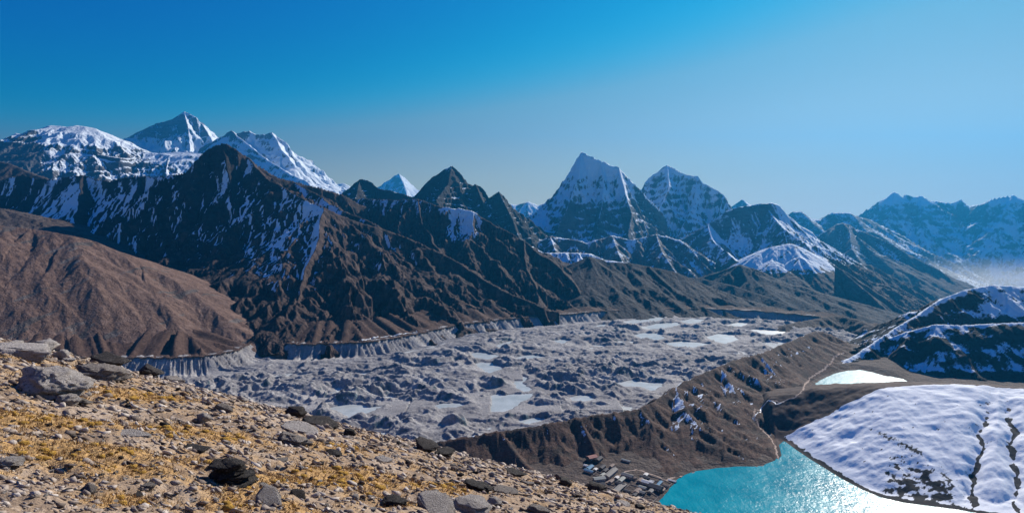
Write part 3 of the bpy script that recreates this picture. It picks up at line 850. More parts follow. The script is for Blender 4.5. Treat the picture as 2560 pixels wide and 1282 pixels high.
X, Y = fan(180, 2340, 860, 1330, 4350, 470, 'log', -500)
D, side, pos = seg_dist(X, Y, BANK)
din = np.where(side < 0, -D, D)                     # metres in from the far bank
zb = np.interp(pos, np.arange(len(BANK)), BANK_Z).astype(f32)
zg = glacier_level(X, Y).astype(f32)
wx = X + 30 * fbm(X / 120, Y / 120, 3, 211); wy = Y + 30 * fbm(X / 120 + 9, Y / 120 + 4, 3, 213)
calm = np.clip(0.75 + 0.8 * fbm(X / 420, Y / 420, 3, 225), 0.35, 1.5)
acr, alo = -0.58 * X + 0.81 * Y, 0.81 * X + 0.58 * Y
hum = 15 * (ridged((acr + 25 * fbm(X / 200, Y / 200, 2, 9)) / 190, alo / 1100, 3, 241, 0.5) - 0.45) + calm * (44 * (ridged(wx / 260, wy / 190, 6, 215, 0.56) - 0.40) + 23 * (ridged(wx / 85, wy / 62, 5, 217, 0.58) - 0.36) + 6 * (ridged(X / 34, Y / 26, 4, 221, 0.6) - 0.36)) + 1.2 * fbm(X / 6, Y / 6, 2, 223)
inb = sstep(90, 300, din)
zz = zg + hum * (0.15 + 0.85 * inb)
flute = 16 * fbm(pos * 26, din / 260, 3, 227) + 10 * ridged(pos * 70, din / 90, 2, 229)
dd = din + flute
dep = 60 + 24 * fbm(pos * 5, 0 * pos, 3, 228)
cliff = dep * sstep(-10, 92, dd)
apron = (zb - dep - zg) * sstep(12, 290, dd)
zbank = zb + 6 * fbm(pos * 6, 0 * pos, 3, 209) - cliff - apron + 0.25 * hum * sstep(40, 140, din) + 3.0 * ridged(pos * 60, din / 120, 3, 231) * sstep(20, 60, dd)
zz = np.where(din < 300, zbank * (1 - inb) + zz * inb, zz)
ponds = []
for lab, pp in PONDS_PX:
    q = [glacier_point(*p) for p in pp]
    cx = sum(p[0] for p in q) / len(q); cy = sum(p[1] for p in q) / len(q)
    lv = float(glacier_level(cx, cy)) - 3
    ponds.append((lab, q, lv))
    xs = [p[0] for p in q]; ys = [p[1] for p in q]
    bx = (X > min(xs) - 80) & (X < max(xs) + 80) & (Y > min(ys) - 90) & (Y < max(ys) + 70)
    x, y = X[bx], Y[bx]
    sd = poly_sd(x, y, q) + 15 * fbm(x / 34, y / 34, 4, 233, 0.6)
    far = sstep(-10, 30, y - cy)
    w = np.where(far > 0.5, 34.0, 60.0)
    k = sstep(0, w, sd)
    z0 = zz[bx]
    rim = lv + 0.5 + np.clip(sd, 0, 12) * (0.25 + 1.3 * far * np.clip(0.4 + 1.2 * fbm(x / 45, y / 45, 2, 235), 0, 1))
    zn = np.where(sd < 0, lv - 2.0, np.maximum(rim, lv + 0.4) * (1 - k) + np.maximum(z0, lv + 0.4) * k)
    zz[bx] = zn
# an undercut ice cliff in the near rubble and two others
for px, py, w_, hgt in ((1135, 1068, 42, 34), (893, 1060, 26, 16), (1120, 1000, 34, 22), (905, 1003, 46, 14), (1245, 965, 36, 14), (1265, 880, 26, 14), (1560, 945, 40, 16), (1430, 960, 45, 20)):
    cx, cy = glacier_point(px, py)
    r = np.hypot((X - cx) / w_, (Y - cy - 22) / 36)
    lump = hgt * np.clip(1 - r * r, 0, 1) * sstep(-6, 4, Y - cy + 6 * fbm(X / 18, Y / 18, 2, 237))
    zz = zz + lump
table = zg - 9.0 + 3.5 * fbm(X / 260, Y / 260, 3, 239) + 2.5 * sstep(2600, 3300, Y)
frozen = (zz < table) & (din > 160)
zz = np.where(frozen, table, zz)
nx, ny, nz = normals(X, Y, zz)
Dm, sm, pm = seg_dist(X, Y, MOR)
ice = sstep(0.78, 0.58, nz) * sstep(-0.12, -0.45, ny) * inb * sstep(-0.1, 0.25, fbm(X / 70, Y / 70, 3, 245) + 0.1)
T = NT('rubble_on_ice')
p = T.pos()
n1 = T.noise(p, 1 / 60, 6, 0.7); n2 = T.noise(p, 1 / 7, 5, 0.7)
col = T.ramp(n1, [(0.3, (0.30, 0.285, 0.275)), (0.5, (0.47, 0.448, 0.428)), (0.7, (0.58, 0.555, 0.53))])
col = T.mix(T.step(n2, 0.35, 0.75), T.mix(0.6, col, (0.13, 0.122, 0.13)), col)
icec = T.ramp(T.noise(T.pos((1, 1, 0.25)), 1 / 14, 4, 0.6), [(0.35, (0.035, 0.06, 0.075)), (0.6, (0.09, 0.15, 0.17)), (0.75, (0.35, 0.45, 0.48))])
n4 = T.noise(T.pos((0.35, 1.0, 1.0)), 1 / 150, 4, 0.6)
col = T.mix(T.step(n4, 0.40, 0.66), T.mix(0.45, col, (0.14, 0.13, 0.14)), col)
col = T.mix(T.attr('ice'), col, icec)
col = T.mix(T.step(T.attr('frozen'), 0.45, 0.6), col, (0.48, 0.50, 0.485))
M_GLACIER = T.bsdf(col, 0.9, T.bump(n2, 1.0, 4.0), 0.2)
keep = (din > -30) & ((sm < 0) | (Dm < 25))
sheet('glacier', X, Y, zz, M_GLACIER, {'ice': ice, 'frozen': frozen.astype(f32)}, keep, 'wide grey rubble covered glacier with frozen ponds filling the valley')
T = NT('pond_ice')
p = T.pos()
col = T.ramp(T.noise(p, 1 / 45, 4, 0.6), [(0.35, (0.36, 0.385, 0.375)), (0.65, (0.50, 0.52, 0.505))])
M_POND = T.bsdf(col, 0.35, T.bump(T.noise(p, 1 / 9, 3, 0.6), 0.25, 1.0), 0.5)


def flat_sheet(name, poly, z, mat, grow, label, kind='structure', cell=None):
    """level sheet over a polygon grown outwards by some metres"""
    cx = sum(q[0] for q in poly) / len(poly); cy = sum(q[1] for q in poly) / len(poly)
    n = len(poly); v = []
    for i, q in enumerate(poly):
        a, b = poly[i - 1], poly[(i + 1) % n]
        ex, ey = b[0] - a[0], b[1] - a[1]
        l = math.hypot(ex, ey) + 1e-9
        nx_, ny_ = ey / l, -ex / l
        t = (q[0] + nx_, q[1] + ny_)
        if inside(np.array([q[0] + nx_ * 2]), np.array([q[1] + ny_ * 2]), poly)[0]:
            nx_, ny_ = -nx_, -ny_
        v.append((q[0] + nx_ * grow, q[1] + ny_ * grow, z))
    return link(name, mesh_from(name, v, [tuple(range(n))], mat), kind=kind, label=label)


for lab, q, lv in ponds:
    flat_sheet('pond', q, lv, M_POND, 24, lab)

# ---- ground round the lakes
X, Y = fan(1330, 2760, 560, 1120, 2750, 260, 'log', 700)
sd1 = poly_sd(X, Y, LAKE); sd2 = poly_sd(X, Y, LAKE2)
nzv = fbm(X / 35, Y / 35, 4, 241)
zs = LAKE_Z + (LAKE2_Z + 4 - LAKE_Z) * sstep(1700, 2050, Y) + 3.0 + 1.6 * nzv + 0.035 * np.clip(sd1, 0, 150)
zs = np.minimum(zs, LAKE_Z + 0.06 * (sd1 + 4 * nzv) + 0.25 * np.clip(sd1 - 10, 0, 100))
zs = np.where(Y > 1800, np.minimum(zs, LAKE2_Z + 0.06 * (sd2 + 4 * nzv) + 0.25 * np.clip(sd2 - 10, 0, 100)), zs)
pc = X / Y * FPX + CX
zs = zs - 12 * sstep(1925, 1985, pc) * sstep(1700, 1600, Y) - 30 * sstep(2235, 2300, pc) * sstep(1650, 1750, Y)
sheet('lakeshore', X, Y, zs, M_BROWN, {'snow': zs * 0, 'veg': 0.45 + 0.5 * nzv}, (seg_dist(X, Y, MOR)[1] > 0) & ((pc < 2000) | (Y > 1560)), 'brown stony ground along the lakes and under the village')

# ---- brown lateral moraine
def mor_post(X, Y, h, D, E):
    s1 = poly_sd(X, Y, LAKE); s2 = poly_sd(X, Y, LAKE2)
    dm, sm, _ = seg_dist(X, Y, MOR)
    h = h - np.where(sm < 0, np.clip(dm - 4, 0, 400) * 0.55, 0)
    h = np.minimum(h, LAKE_Z + 0.10 * (s1 - 4) + 0.5 * np.clip(s1 - 14, 0, 400))
    return np.where(Y > 1800, np.minimum(h, LAKE2_Z + 0.10 * (s2 - 4) + 0.5 * np.clip(s2 - 14, 0, 400)), h)


def at_z(*pts):
    return tuple((a, b, PZ(a, b, z)[1]) for a, b, z in pts)


massif('moraine', 'brown gullied moraine ridge between the glacier and the turquoise lake',
       [(at_z(*MOR_PX), 0.78, 0.22, 75),
        (at_z((1690, 965, -515), (1715, 1020, -538), (1750, 1065, -558), (1810, 1105, -573), (1880, 1135, -588)), 0.55, 0.12, 60),
        (at_z((1600, 1020, -528), (1625, 1050, -545), (1640, 1090, -568), (1700, 1140, -590)), 0.7, 0.14, 50),
        (at_z((1800, 914, -507), (1830, 960, -535), (1850, 1000, -558), (1870, 1050, -580)), 0.55, 0.14, 60),
        (at_z((1900, 884, -515), (1930, 920, -545), (1960, 960, -575)), 0.6, 0.16, 60),
        (at_z((1450, 1042, -533), (1470, 1090, -560), (1490, 1130, -580)), 0.75, 0.2, 50),
        (at_z((1250, 1076, -540), (1290, 1130, -568), (1330, 1180, -590)), 0.7, 0.2, 50)],
       (600, 2140, 700), 1180, 3000, 230, M_MOR, 95, 13, 5, 251,
       lambda d: 0.05 + 0.16 * sstep(1620, 1700, pxcol(d)) + 0.5 * fbm(d['X'] / 42, d['Y'] / 42, 3, 253) + 0.35 * sstep(0.02, -0.3, d['nx']) - 0.3 * sstep(0.0, 0.1, d['nx']) - 0.25 * sstep(-545, -580, d['Z']) - 0.12 * d['E'],
       lambda d: 0.62 + 0.3 * d['E'] + 0.5 * fbm(d['X'] / 50, d['Y'] / 50, 4, 257), crest=26, cmin=0.25, jag=1.5, sharp=0.3, post=mor_post, zcut=-640, power=1.2, rough=22, rlam=160)

massif('moraine', 'far dark moraine hump at the low end of the glacier',
       [(at_z((1960, 812, -648), (2020, 800, -642), (2085, 788, -636), (2140, 796, -640), (2180, 812, -650), (2225, 840, -668)), 0.5, 0.3, 120)],
       (1930, 2260, 180), 3000, 4000, 90, M_BROWN, 90, 10, 5, 259, lambda d: 0.0 * d['E'], lambda d: 0.3 + 0.4 * fbm(d['X'] / 60, d['Y'] / 60, 3, 5), crest=40, jag=3)

# ---- snowy hill in front on the right, patchy dark hill behind it
def gully_c(X, Y):
    """how far off the nearest of the hill's two stream cuts a point lies"""
    u = X / Y
    w = 0.014 * fbm(Y / 70, Y * 0 + 3.0, 3, 2)
    a = np.abs(u - 0.845 - (Y - 1300) / 1300 * 0.10 + w); b = np.abs(u - 0.905 + (Y - 1300) / 1300 * 0.12 - w)
    return np.minimum(a, b), b < a


def hill_post(X, Y, h, D, E):
    s1 = poly_sd(X, Y, LAKE)
    h = h - 11 * np.exp(-(gully_c(X, Y)[0] / 0.016) ** 2) * sstep(1600, 1420, Y)
    c = LAKE_Z + 0.22 * (s1 - 3) + 0.22 * np.clip(s1 - 10, 0, 600) + 6 * fbm(X / 60, Y / 60, 3, 6) * sstep(15, 60, s1)
    k = 14.0                                                  # ease into the shore
    m = np.clip(0.5 + 0.5 * (c - h) / k, 0, 1)
    h = c * (1 - m) + h * m - k * m * (1 - m)
    h = np.where((s1 < 70) & (Y < 1500), np.maximum(h, LAKE_Z + 0.12 * np.clip(s1 - 3, -60, 45)), h)
    h = h + (5.0 * fbm(X / 95, Y / 60, 3, 263) + 1.25 * fbm(X / 34, Y / 13, 3, 265) + 0.55 * fbm(X / 9, Y / 4.5, 3, 266)) * sstep(4, 50, s1)
    return h - 60 * sstep(1958, 1915, X / Y * FPX + CX + 0.10 * (Y - 1500))


CREST_HILL = [(1915, 1066, 1560), (1940, 1054, 1555), (1975, 1030, 1555), (2010, 1009, 1558), (2060, 985, 1560), (2130, 968, 1562), (2200, 958, 1560), (2280, 953, 1558), (2400, 953, 1550), (2500, 957, 1540),
              (2600, 963, 1530), (2760, 972, 1510)]


def hill_snow(d):
    p, r = pxcol(d), row(d)
    n = fbm(d['X'] / 26, d['Y'] / 20, 4, 267)
    a = 0.88 + 0.22 * n
    w = np.interp(p, [1930, 2000, 2100, 2240, 2400, 2560], [44, 36, 22, 0, -10, -2]) + 12 * n
    front = np.interp(p, [q[0] for q in CREST_HILL], [q[2] for q in CREST_HILL]) - d['Y']       # metres this side of the crest
    a = a - 1.3 * sstep(w + 8, w - 8, front)                                         # sunny rear side is bare
    a = a - 0.25 * sstep(2030, 1960, p + 90 * n) * sstep(1020, 1060, r)                          # bare left toe
    low = sstep(2200, 2280, p + 90 * n) * sstep(2450, 2400, p + 60 * n) * sstep(1120, 1210, r - 0.20 * (p - 2290) + 70 * n)
    a = a - low * (0.36 + 0.8 * np.clip(fbm(d['X'] / 24, d['Y'] / 16, 4, 8, 0.6) + 0.1, -0.4, 0.5))
    band = sstep(26, 4, np.abs((r - 1100) - 0.45 * (p - 2230)) + 45 * np.abs(n)) * sstep(2180, 2230, p) * sstep(2360, 2320, p)
    a = a - 0.45 * band - 0.3 * sstep(0.80, 0.66, d['nz'])
    gc = gully_c(d['X'], d['Y'])[0]
    wv = 0.0030 + 0.0095 * fbm(d['Y'] / 40, d['X'] / 60, 3, 5)
    a = a - 0.7 * sstep(0.004, -0.002, gc - wv + 0.006 * n) * sstep(1500, 1380, d['Y'] + 120 * n)
    s1 = poly_sd(d['X'], d['Y'], LAKE)
    rk = fbm(d['X'] / 11, d['Y'] / 11, 3, 269)
    return a - 0.9 * sstep(20, 9, s1 + 8 * n) - 0.7 * sstep(0.47, 0.62, rk)


M_SNOWHILL = mountain_mat('hill_snow_and_turf', ROCK_DARK, VEG_BROWN, 70, (0.86, 0.88, 0.90), 0.45, 0.15)
massif('snowy_hill', 'smooth snow covered hillside sloping down to the turquoise lake on the right',
       [([(a, b + 9, t) for a, b, t in CREST_HILL], 0.10, 0.345, 70)],
       (1890, 2740, 400), 1080, 1900, 250, M_SNOWHILL, 120, 3.0, 4, 271, hill_snow, lambda d: 0.9 * sstep(110, 80, np.interp(pxcol(d), [q[0] for q in CREST_HILL], [q[2] for q in CREST_HILL]) - d['Y']) + 0.3 * sstep(40, 20, poly_sd(d['X'], d['Y'], LAKE)), crest=60, cmin=0.05, post=hill_post, zcut=-640)

massif('patchy_hill', 'dark rocky hill with snow patches and a bright rim behind the snowy hillside',
       [(((2080, 925, 2280), (2105, 907, 2330), (2150, 879, 2420), (2200, 845, 2520), (2250, 812, 2620), (2300, 784, 2700), (2345, 752, 2780), (2375, 738, 2820), (2420, 722, 2860), (2480, 712, 2900), (2530, 714, 2920), (2600, 722, 2930), (2760, 742, 2950)), 0.75, 0.6, 150),
        (((2230, 842, 2520), (2290, 822, 2500), (2340, 810, 2480), (2400, 812, 2460), (2480, 808, 2440), (2560, 805, 2420), (2760, 800, 2400)), 0.5, 0.62, 70)],
       (2060, 2740, 370), 2080, 3050, 190, M_DARK, 130, 16, 6, 281,
       lambda d: 0.29 + 0.8 * (d['nz'] - 0.72) - 0.2 * d['E'] + 0.55 * fbm(d['X'] / 90, d['Y'] / 90, 4, 283) + 0.35 * sstep(30, 0, d['D']) + 0.1 * sstep(905, 925, row(d)) + 0.25 * sstep(2440, 2500, pxcol(d)) * sstep(800, 780, row(d))
       - 0.6 * sstep(930, 948, row(d)), lambda d: 0.1, crest=40, jag=3, zcut=-660, rough=26, rlam=150)

# ---- water
def water_mat(name, deep, shallow, rough, bump, spec):
    T = NT(name)
    p = T.pos((1, 0.7, 1))
    w1 = T.noise(p, 1 / 4.5, 3, 0.7); w2 = T.noise(p, 1 / 14.0, 2, 0.5); w3 = T.noise(p, 1 / 60.0, 3, 0.5)
    h = T.math('ADD', T.math('MULTIPLY', w1, 0.75), T.math('MULTIPLY', w2, 1.1))
    col = T.mix(T.step(w3, 0.3, 0.7), deep, shallow)
    rg = T.math('ADD', T.math('MULTIPLY', T.step(w3, 0.35, 0.7), 0.06), rough)
    return T.bsdf(col, rg, T.bump(h, bump, 1.0), spec, IOR=1.33)


M_WATER = water_mat('lake_water', (0.0, 0.20, 0.27), (0.003, 0.27, 0.34), 0.20, 0.8, 0.06)
M_WATER2 = water_mat('far_lake_water', (0.0, 0.20, 0.27), (0.003, 0.27, 0.34), 0.34, 0.7, 0.10)
flat_sheet('lake', LAKE, LAKE_Z, M_WATER, 10, 'turquoise glacier lake glittering in the sun below the village')
flat_sheet('lake', LAKE2, LAKE2_Z, M_WATER2, 10, 'smaller sunlit lake behind the snowy hillside')

mesh_sheets()

# ------------------------------------------------------------------ the stony slope in front
GOLD = [(355, 985, 70, 16), (400, 1000, 40, 12), (265, 935, 40, 8), (60, 1035, 120, 14), (170, 1045, 60, 10), (520, 1080, 90, 18), (240, 1120, 120, 25), (930, 1200, 110, 30), (800, 1190, 70, 25),
        (1120, 1220, 70, 14), (680, 1190, 50, 12), (590, 1265, 60, 18), (300, 1255, 60, 30), (480, 1150, 90, 14), (120, 1130, 80, 20), (1000, 1260, 90, 16), (740, 1270, 60, 14), (880, 1120, 50, 10), (330, 1180, 60, 14)]


def ground_z(x, y):
    x = np.asarray(x, float); y = np.asarray(y, float)
    yc = np.clip(y, -20, 120)
    z = -1.7 - 0.258 * x - 0.346 * yc - 0.00165 * yc * yc - 0.73 * (y - yc)
    return z


def ground_full(x, y):
    z = ground_z(x, y)
    far = 1 + 0.25 * np.clip(np.asarray(y) / 30, 0, 2)
    b = 0.20 * fbm(x / 3.1, y / 3.1, 3, 301) + 0.10 * (ridged(x / 1.3, y / 0.9, 3, 303) - 0.4) + 0.05 * fbm(x / 0.4, y / 0.33, 3, 305) + 0.025 * fbm(x / 0.12, y / 0.1, 2, 307)
    return z + b * far


def ground_at(px, py):
    """where a ray of the photograph meets the slope"""
    a, b = ray(px, py)
    t = np.exp(np.linspace(math.log(2.2), math.log(60), 900))
    d = b * t - ground_full((a * t).astype(f32), t.astype(f32))
    i = int(np.argmax(d < 0)) if (d < 0).any() else int(np.argmin(np.abs(d)))
    t = float(t[i])
    return a * t, t, float(ground_full(np.array([a * t], f32), np.array([t], f32))[0])


X, Y = fan(-300, 2500, 720, 2.2, 46, 270, 'log')
X2, Y2 = fan(-300, 2500, 720, 47.5, 1250, 16, 'log')
X, Y = np.concatenate([X, X2]), np.concatenate([Y, Y2])
Zf = ground_full(X, Y).astype(f32)
gold = 0.30 * fbm(X / 1.6, Y / 1.6, 4, 311) + 0.30 * fbm(X / 0.5, Y / 0.5, 3, 312)
for gx_, gy_, gw, gh in GOLD:
    cx, cy, cz = ground_at(gx_, gy_)
    rx = gw * cy / FPX
    ry = max(0.25, abs(ground_at(gx_, gy_ - gh)[1] - cy))
    gold = gold + 0.55 * np.exp(-((X - cx) / rx) ** 2 - ((Y - cy) / ry) ** 2)
gold = gold - 0.25 * sstep(26, 34, Y)
T = NT('stony_turf')
p = T.pos()
n1 = T.noise(p, 0.9, 5, 0.65); n2 = T.noise(p, 4.5, 5, 0.7); n3 = T.noise(p, 17, 4, 0.7)
soil = T.ramp(n1, [(0.32, (0.175, 0.122, 0.085)), (0.5, (0.295, 0.215, 0.152)), (0.68, (0.42, 0.325, 0.245))])
soil = T.mix(T.step(n2, 0.52, 0.66), soil, (0.43, 0.37, 0.33))
soil = T.mix(T.step(n3, 0.44, 0.32), soil, (0.10, 0.078, 0.07))
gl = T.ramp(n3, [(0.32, (0.16, 0.095, 0.05)), (0.5, (0.39, 0.235, 0.10)), (0.68, (0.56, 0.35, 0.145))])
gf = T.step(T.math('ADD', T.attr('gold'), T.math('MULTIPLY', T.math('SUBTRACT', n2, 0.5), 1.5)), -0.10, 0.42)
col = T.mix(gf, soil, gl)
hb = T.math('ADD', T.math('MULTIPLY', n2, 0.7), T.math('MULTIPLY', n3, 0.35))
M_SLOPE = T.bsdf(col, 0.92, T.bump(hb, 0.9, 0.10), 0.12)
link('ground', grid_mesh('ground', X, Y, Zf, M_SLOPE, {'gold': gold}), kind='structure', label='sunny stony slope with golden dry grass in front')
Xn, Yn = np.meshgrid(np.linspace(-40, 40, 90), np.linspace(-30, 2.4, 60))
Xn, Yn = Xn.astype(f32), Yn.astype(f32)
Zn = ground_full(Xn, Yn) - 0.05 * sstep(-1.5, -1.0, -np.abs(Yn - 2.4) - 0.2) - 0.02
link('ground', grid_mesh('ground', Xn, Yn, Zn.astype(f32), M_SLOPE, {'gold': 0.3 * fbm(Xn / 1.6, Yn / 1.6, 4, 311)}), kind='structure', label='the same slope under and behind the viewer')

# ---- rock materials
def rock_mat(name, c0, c1, c2, spots):
    T = NT(name)
    tc = T.t.nodes.new('ShaderNodeTexCoord')
    oi = T.t.nodes.new('ShaderNodeObjectInfo')
    v = T.n('VectorMath', i0=tc.outputs['Object'], _operation='ADD')
    T.set(v.inputs[1], oi.outputs['Location'])
    n1 = T.noise(v.outputs[0], 3.0, 5, 0.65); n2 = T.noise(v.outputs[0], 14, 5, 0.7); n3 = T.noise(v.outputs[0], 45, 3, 0.7)
    col = T.ramp(n1, [(0.3, c0), (0.5, c1), (0.7, c2)])
    col = T.mix(T.step(n2, 0.56, 0.66), col, spots)
    col = T.mix(T.step(n2, 0.45, 0.36), col, tuple(a * 0.4 for a in c0))
    col = T.mix(T.math('MULTIPLY', oi.outputs['Random'], 0.25), col, c0)
    h = T.math('ADD', n2, T.math('MULTIPLY', n3, 0.4))
    return T.bsdf(col, 0.88, T.bump(h, 1.0, 0.12), 0.2)


M_ROCK = {'pale': rock_mat('pale_rock', (0.36, 0.315, 0.29), (0.48, 0.43, 0.40), (0.58, 0.53, 0.50), (0.64, 0.60, 0.56)),
          'grey': rock_mat('grey_rock', (0.18, 0.152, 0.138), (0.28, 0.243, 0.218), (0.38, 0.335, 0.305), (0.46, 0.41, 0.37)),
          'dark': rock_mat('dark_rock', (0.025, 0.022, 0.024), (0.05, 0.044, 0.043), (0.10, 0.088, 0.082), (0.20, 0.18, 0.16))}


def ico(sub):
    import bmesh
    bm = bmesh.new()
    bmesh.ops.create_icosphere(bm, subdivisions=sub, radius=1.0)
    V = np.array([v.co[:] for v in bm.verts], float)
    bm.verts.index_update()
    Fc = np.array([[v.index for v in f.verts] for f in bm.faces], np.int32)
    bm.free()
    return V, Fc


ICO = {k: ico(k) for k in (1, 2, 3, 4)}


def noise3(V, s, seed, octv=3):
    return (fbm(V[:, 0] * s + V[:, 2] * 0.7 * s, V[:, 1] * s - V[:, 2] * 0.6 * s, octv, seed) + fbm(V[:, 2] * s + 5, V[:, 0] * s * 0.8 - V[:, 1] * 0.5 * s, octv, seed + 3)) * 0.5


def hull(npts, kind, seed, cuts):
    """angular broken rock: convex hull of scattered points, its faces cut finer"""
    import bmesh
    rs = np.random.RandomState(seed)
    p = rs.normal(size=(npts, 3))
    p /= np.linalg.norm(p, axis=1)[:, None]
    if kind in ('slab', 'plate'):
        p[:, 2] = np.sign(p[:, 2]) * (0.55 + 0.45 * rs.rand(npts))
        p[:, :2] /= np.maximum(0.55, np.linalg.norm(p[:, :2], axis=1))[:, None]
    elif kind == 'wedge':
        p[:, 2] *= np.clip(0.75 - 0.6 * p[:, 0], 0.1, 1.3)
    bm = bmesh.new()
    for q in p:
        bm.verts.new(q)
    r = bmesh.ops.convex_hull(bm, input=bm.verts)
    bmesh.ops.delete(bm, geom=list({g for g in r['geom_interior'] + r['geom_unused'] if isinstance(g, bmesh.types.BMVert)}), context='VERTS')
    if cuts:
        bmesh.ops.subdivide_edges(bm, edges=bm.edges[:], cuts=cuts, use_grid_fill=True)
    bmesh.ops.triangulate(bm, faces=bm.faces[:])
    bm.verts.index_update()
    V = np.array([v.co[:] for v in bm.verts], float)
    Fc = np.array([[v.index for v in f.verts] for f in bm.faces], np.int32)
    bm.free()
    return V, Fc


def rock_verts(sub, kind, seed):
    """unit rock about 2 wide; sub sets how finely its faces are worked"""
    sc = {'slab': (1, 0.75, 0.26), 'block': (1, 0.85, 0.72), 'wedge': (1, 0.75, 0.7), 'lump': (1, 0.85, 0.62), 'plate': (1, 0.6, 0.13), 'crag': (1, 0.75, 0.42)}[kind]
    V, Fc = hull({1: 9, 2: 11, 3: 15, 4: 22}[sub] + (10 if kind in ('lump', 'crag') else 0), kind, seed, {1: 0, 2: 0, 3: 4, 4: 7}[sub])
    if sub >= 3:
        am = {'crag': 0.50, 'lump': 0.20}.get(kind, 0.10)
        n = am * noise3(V, 2.0, seed) + (0.45 * am + 0.05) * noise3(V, 5.5, seed + 9) + 0.07 * noise3(V, 14.0, seed + 12)
        V = V * (1 + n)[:, None]
        V[:, :2] *= 1 + 0.05 * np.sign(np.sin(V[:, 2:3] * 13 + 3 * noise3(V, 1.2, seed + 4)[:, None]))
    return V * np.array(sc), Fc


def rock_mesh(sub, kind, seed, mat):
    V, Fc = rock_verts(sub, kind, seed)
    me = np_mesh('rock', V, Fc, mat, smooth=False)
    return me


def layered_mesh(seed, mat):
    """a pile of thin split sheets, one weathered block"""
    rs = np.random.RandomState(seed)
    Vs, Fs, n = [], [], 0
    z = -0.35
    for i in range(8):
        V, Fc = rock_verts(3, 'plate', seed + i)
        w = 1.0 - 0.07 * i + rs.uniform(-0.12, 0.08)
        V = V * np.array([w, w * 1.1, 0.85])
        a = rs.uniform(-0.35, 0.35)
        V = V @ np.array([[math.cos(a), -math.sin(a), 0], [math.sin(a), math.cos(a), 0], [0.04, 0.10, 1]]).T
        V += np.array([rs.uniform(-0.1, 0.1) - 0.05 * i, rs.uniform(-0.1, 0.1), z])
        z += 0.135
        Vs.append(V); Fs.append(Fc + n); n += len(V)
    return np_mesh('layered_rock', np.concatenate(Vs), np.concatenate(Fs), mat, smooth=False)


def place_rock(me, px, py, wpx, hratio, rz, tilt, label, name='rock', group=None, sink=0.38, cat='rock'):
    x, y, z = ground_at(px, py)
    r = 0.5 * wpx * y / FPX
    o = link(name, me, label=label, cat=cat, group=group)
    co = np.empty(len(me.vertices) * 3, f32); me.vertices.foreach_get('co', co)
    hz = co.reshape(-1, 3)[:, 2]
    o.scale = (r, r, r * hratio)
    o.location = (x, y + r * 0.3, z - 0.25 * 0 - hz.min() * r * hratio * (1 - sink) - 0.02)
    o.rotation_euler = (tilt[0], tilt[1], rz)
    return o


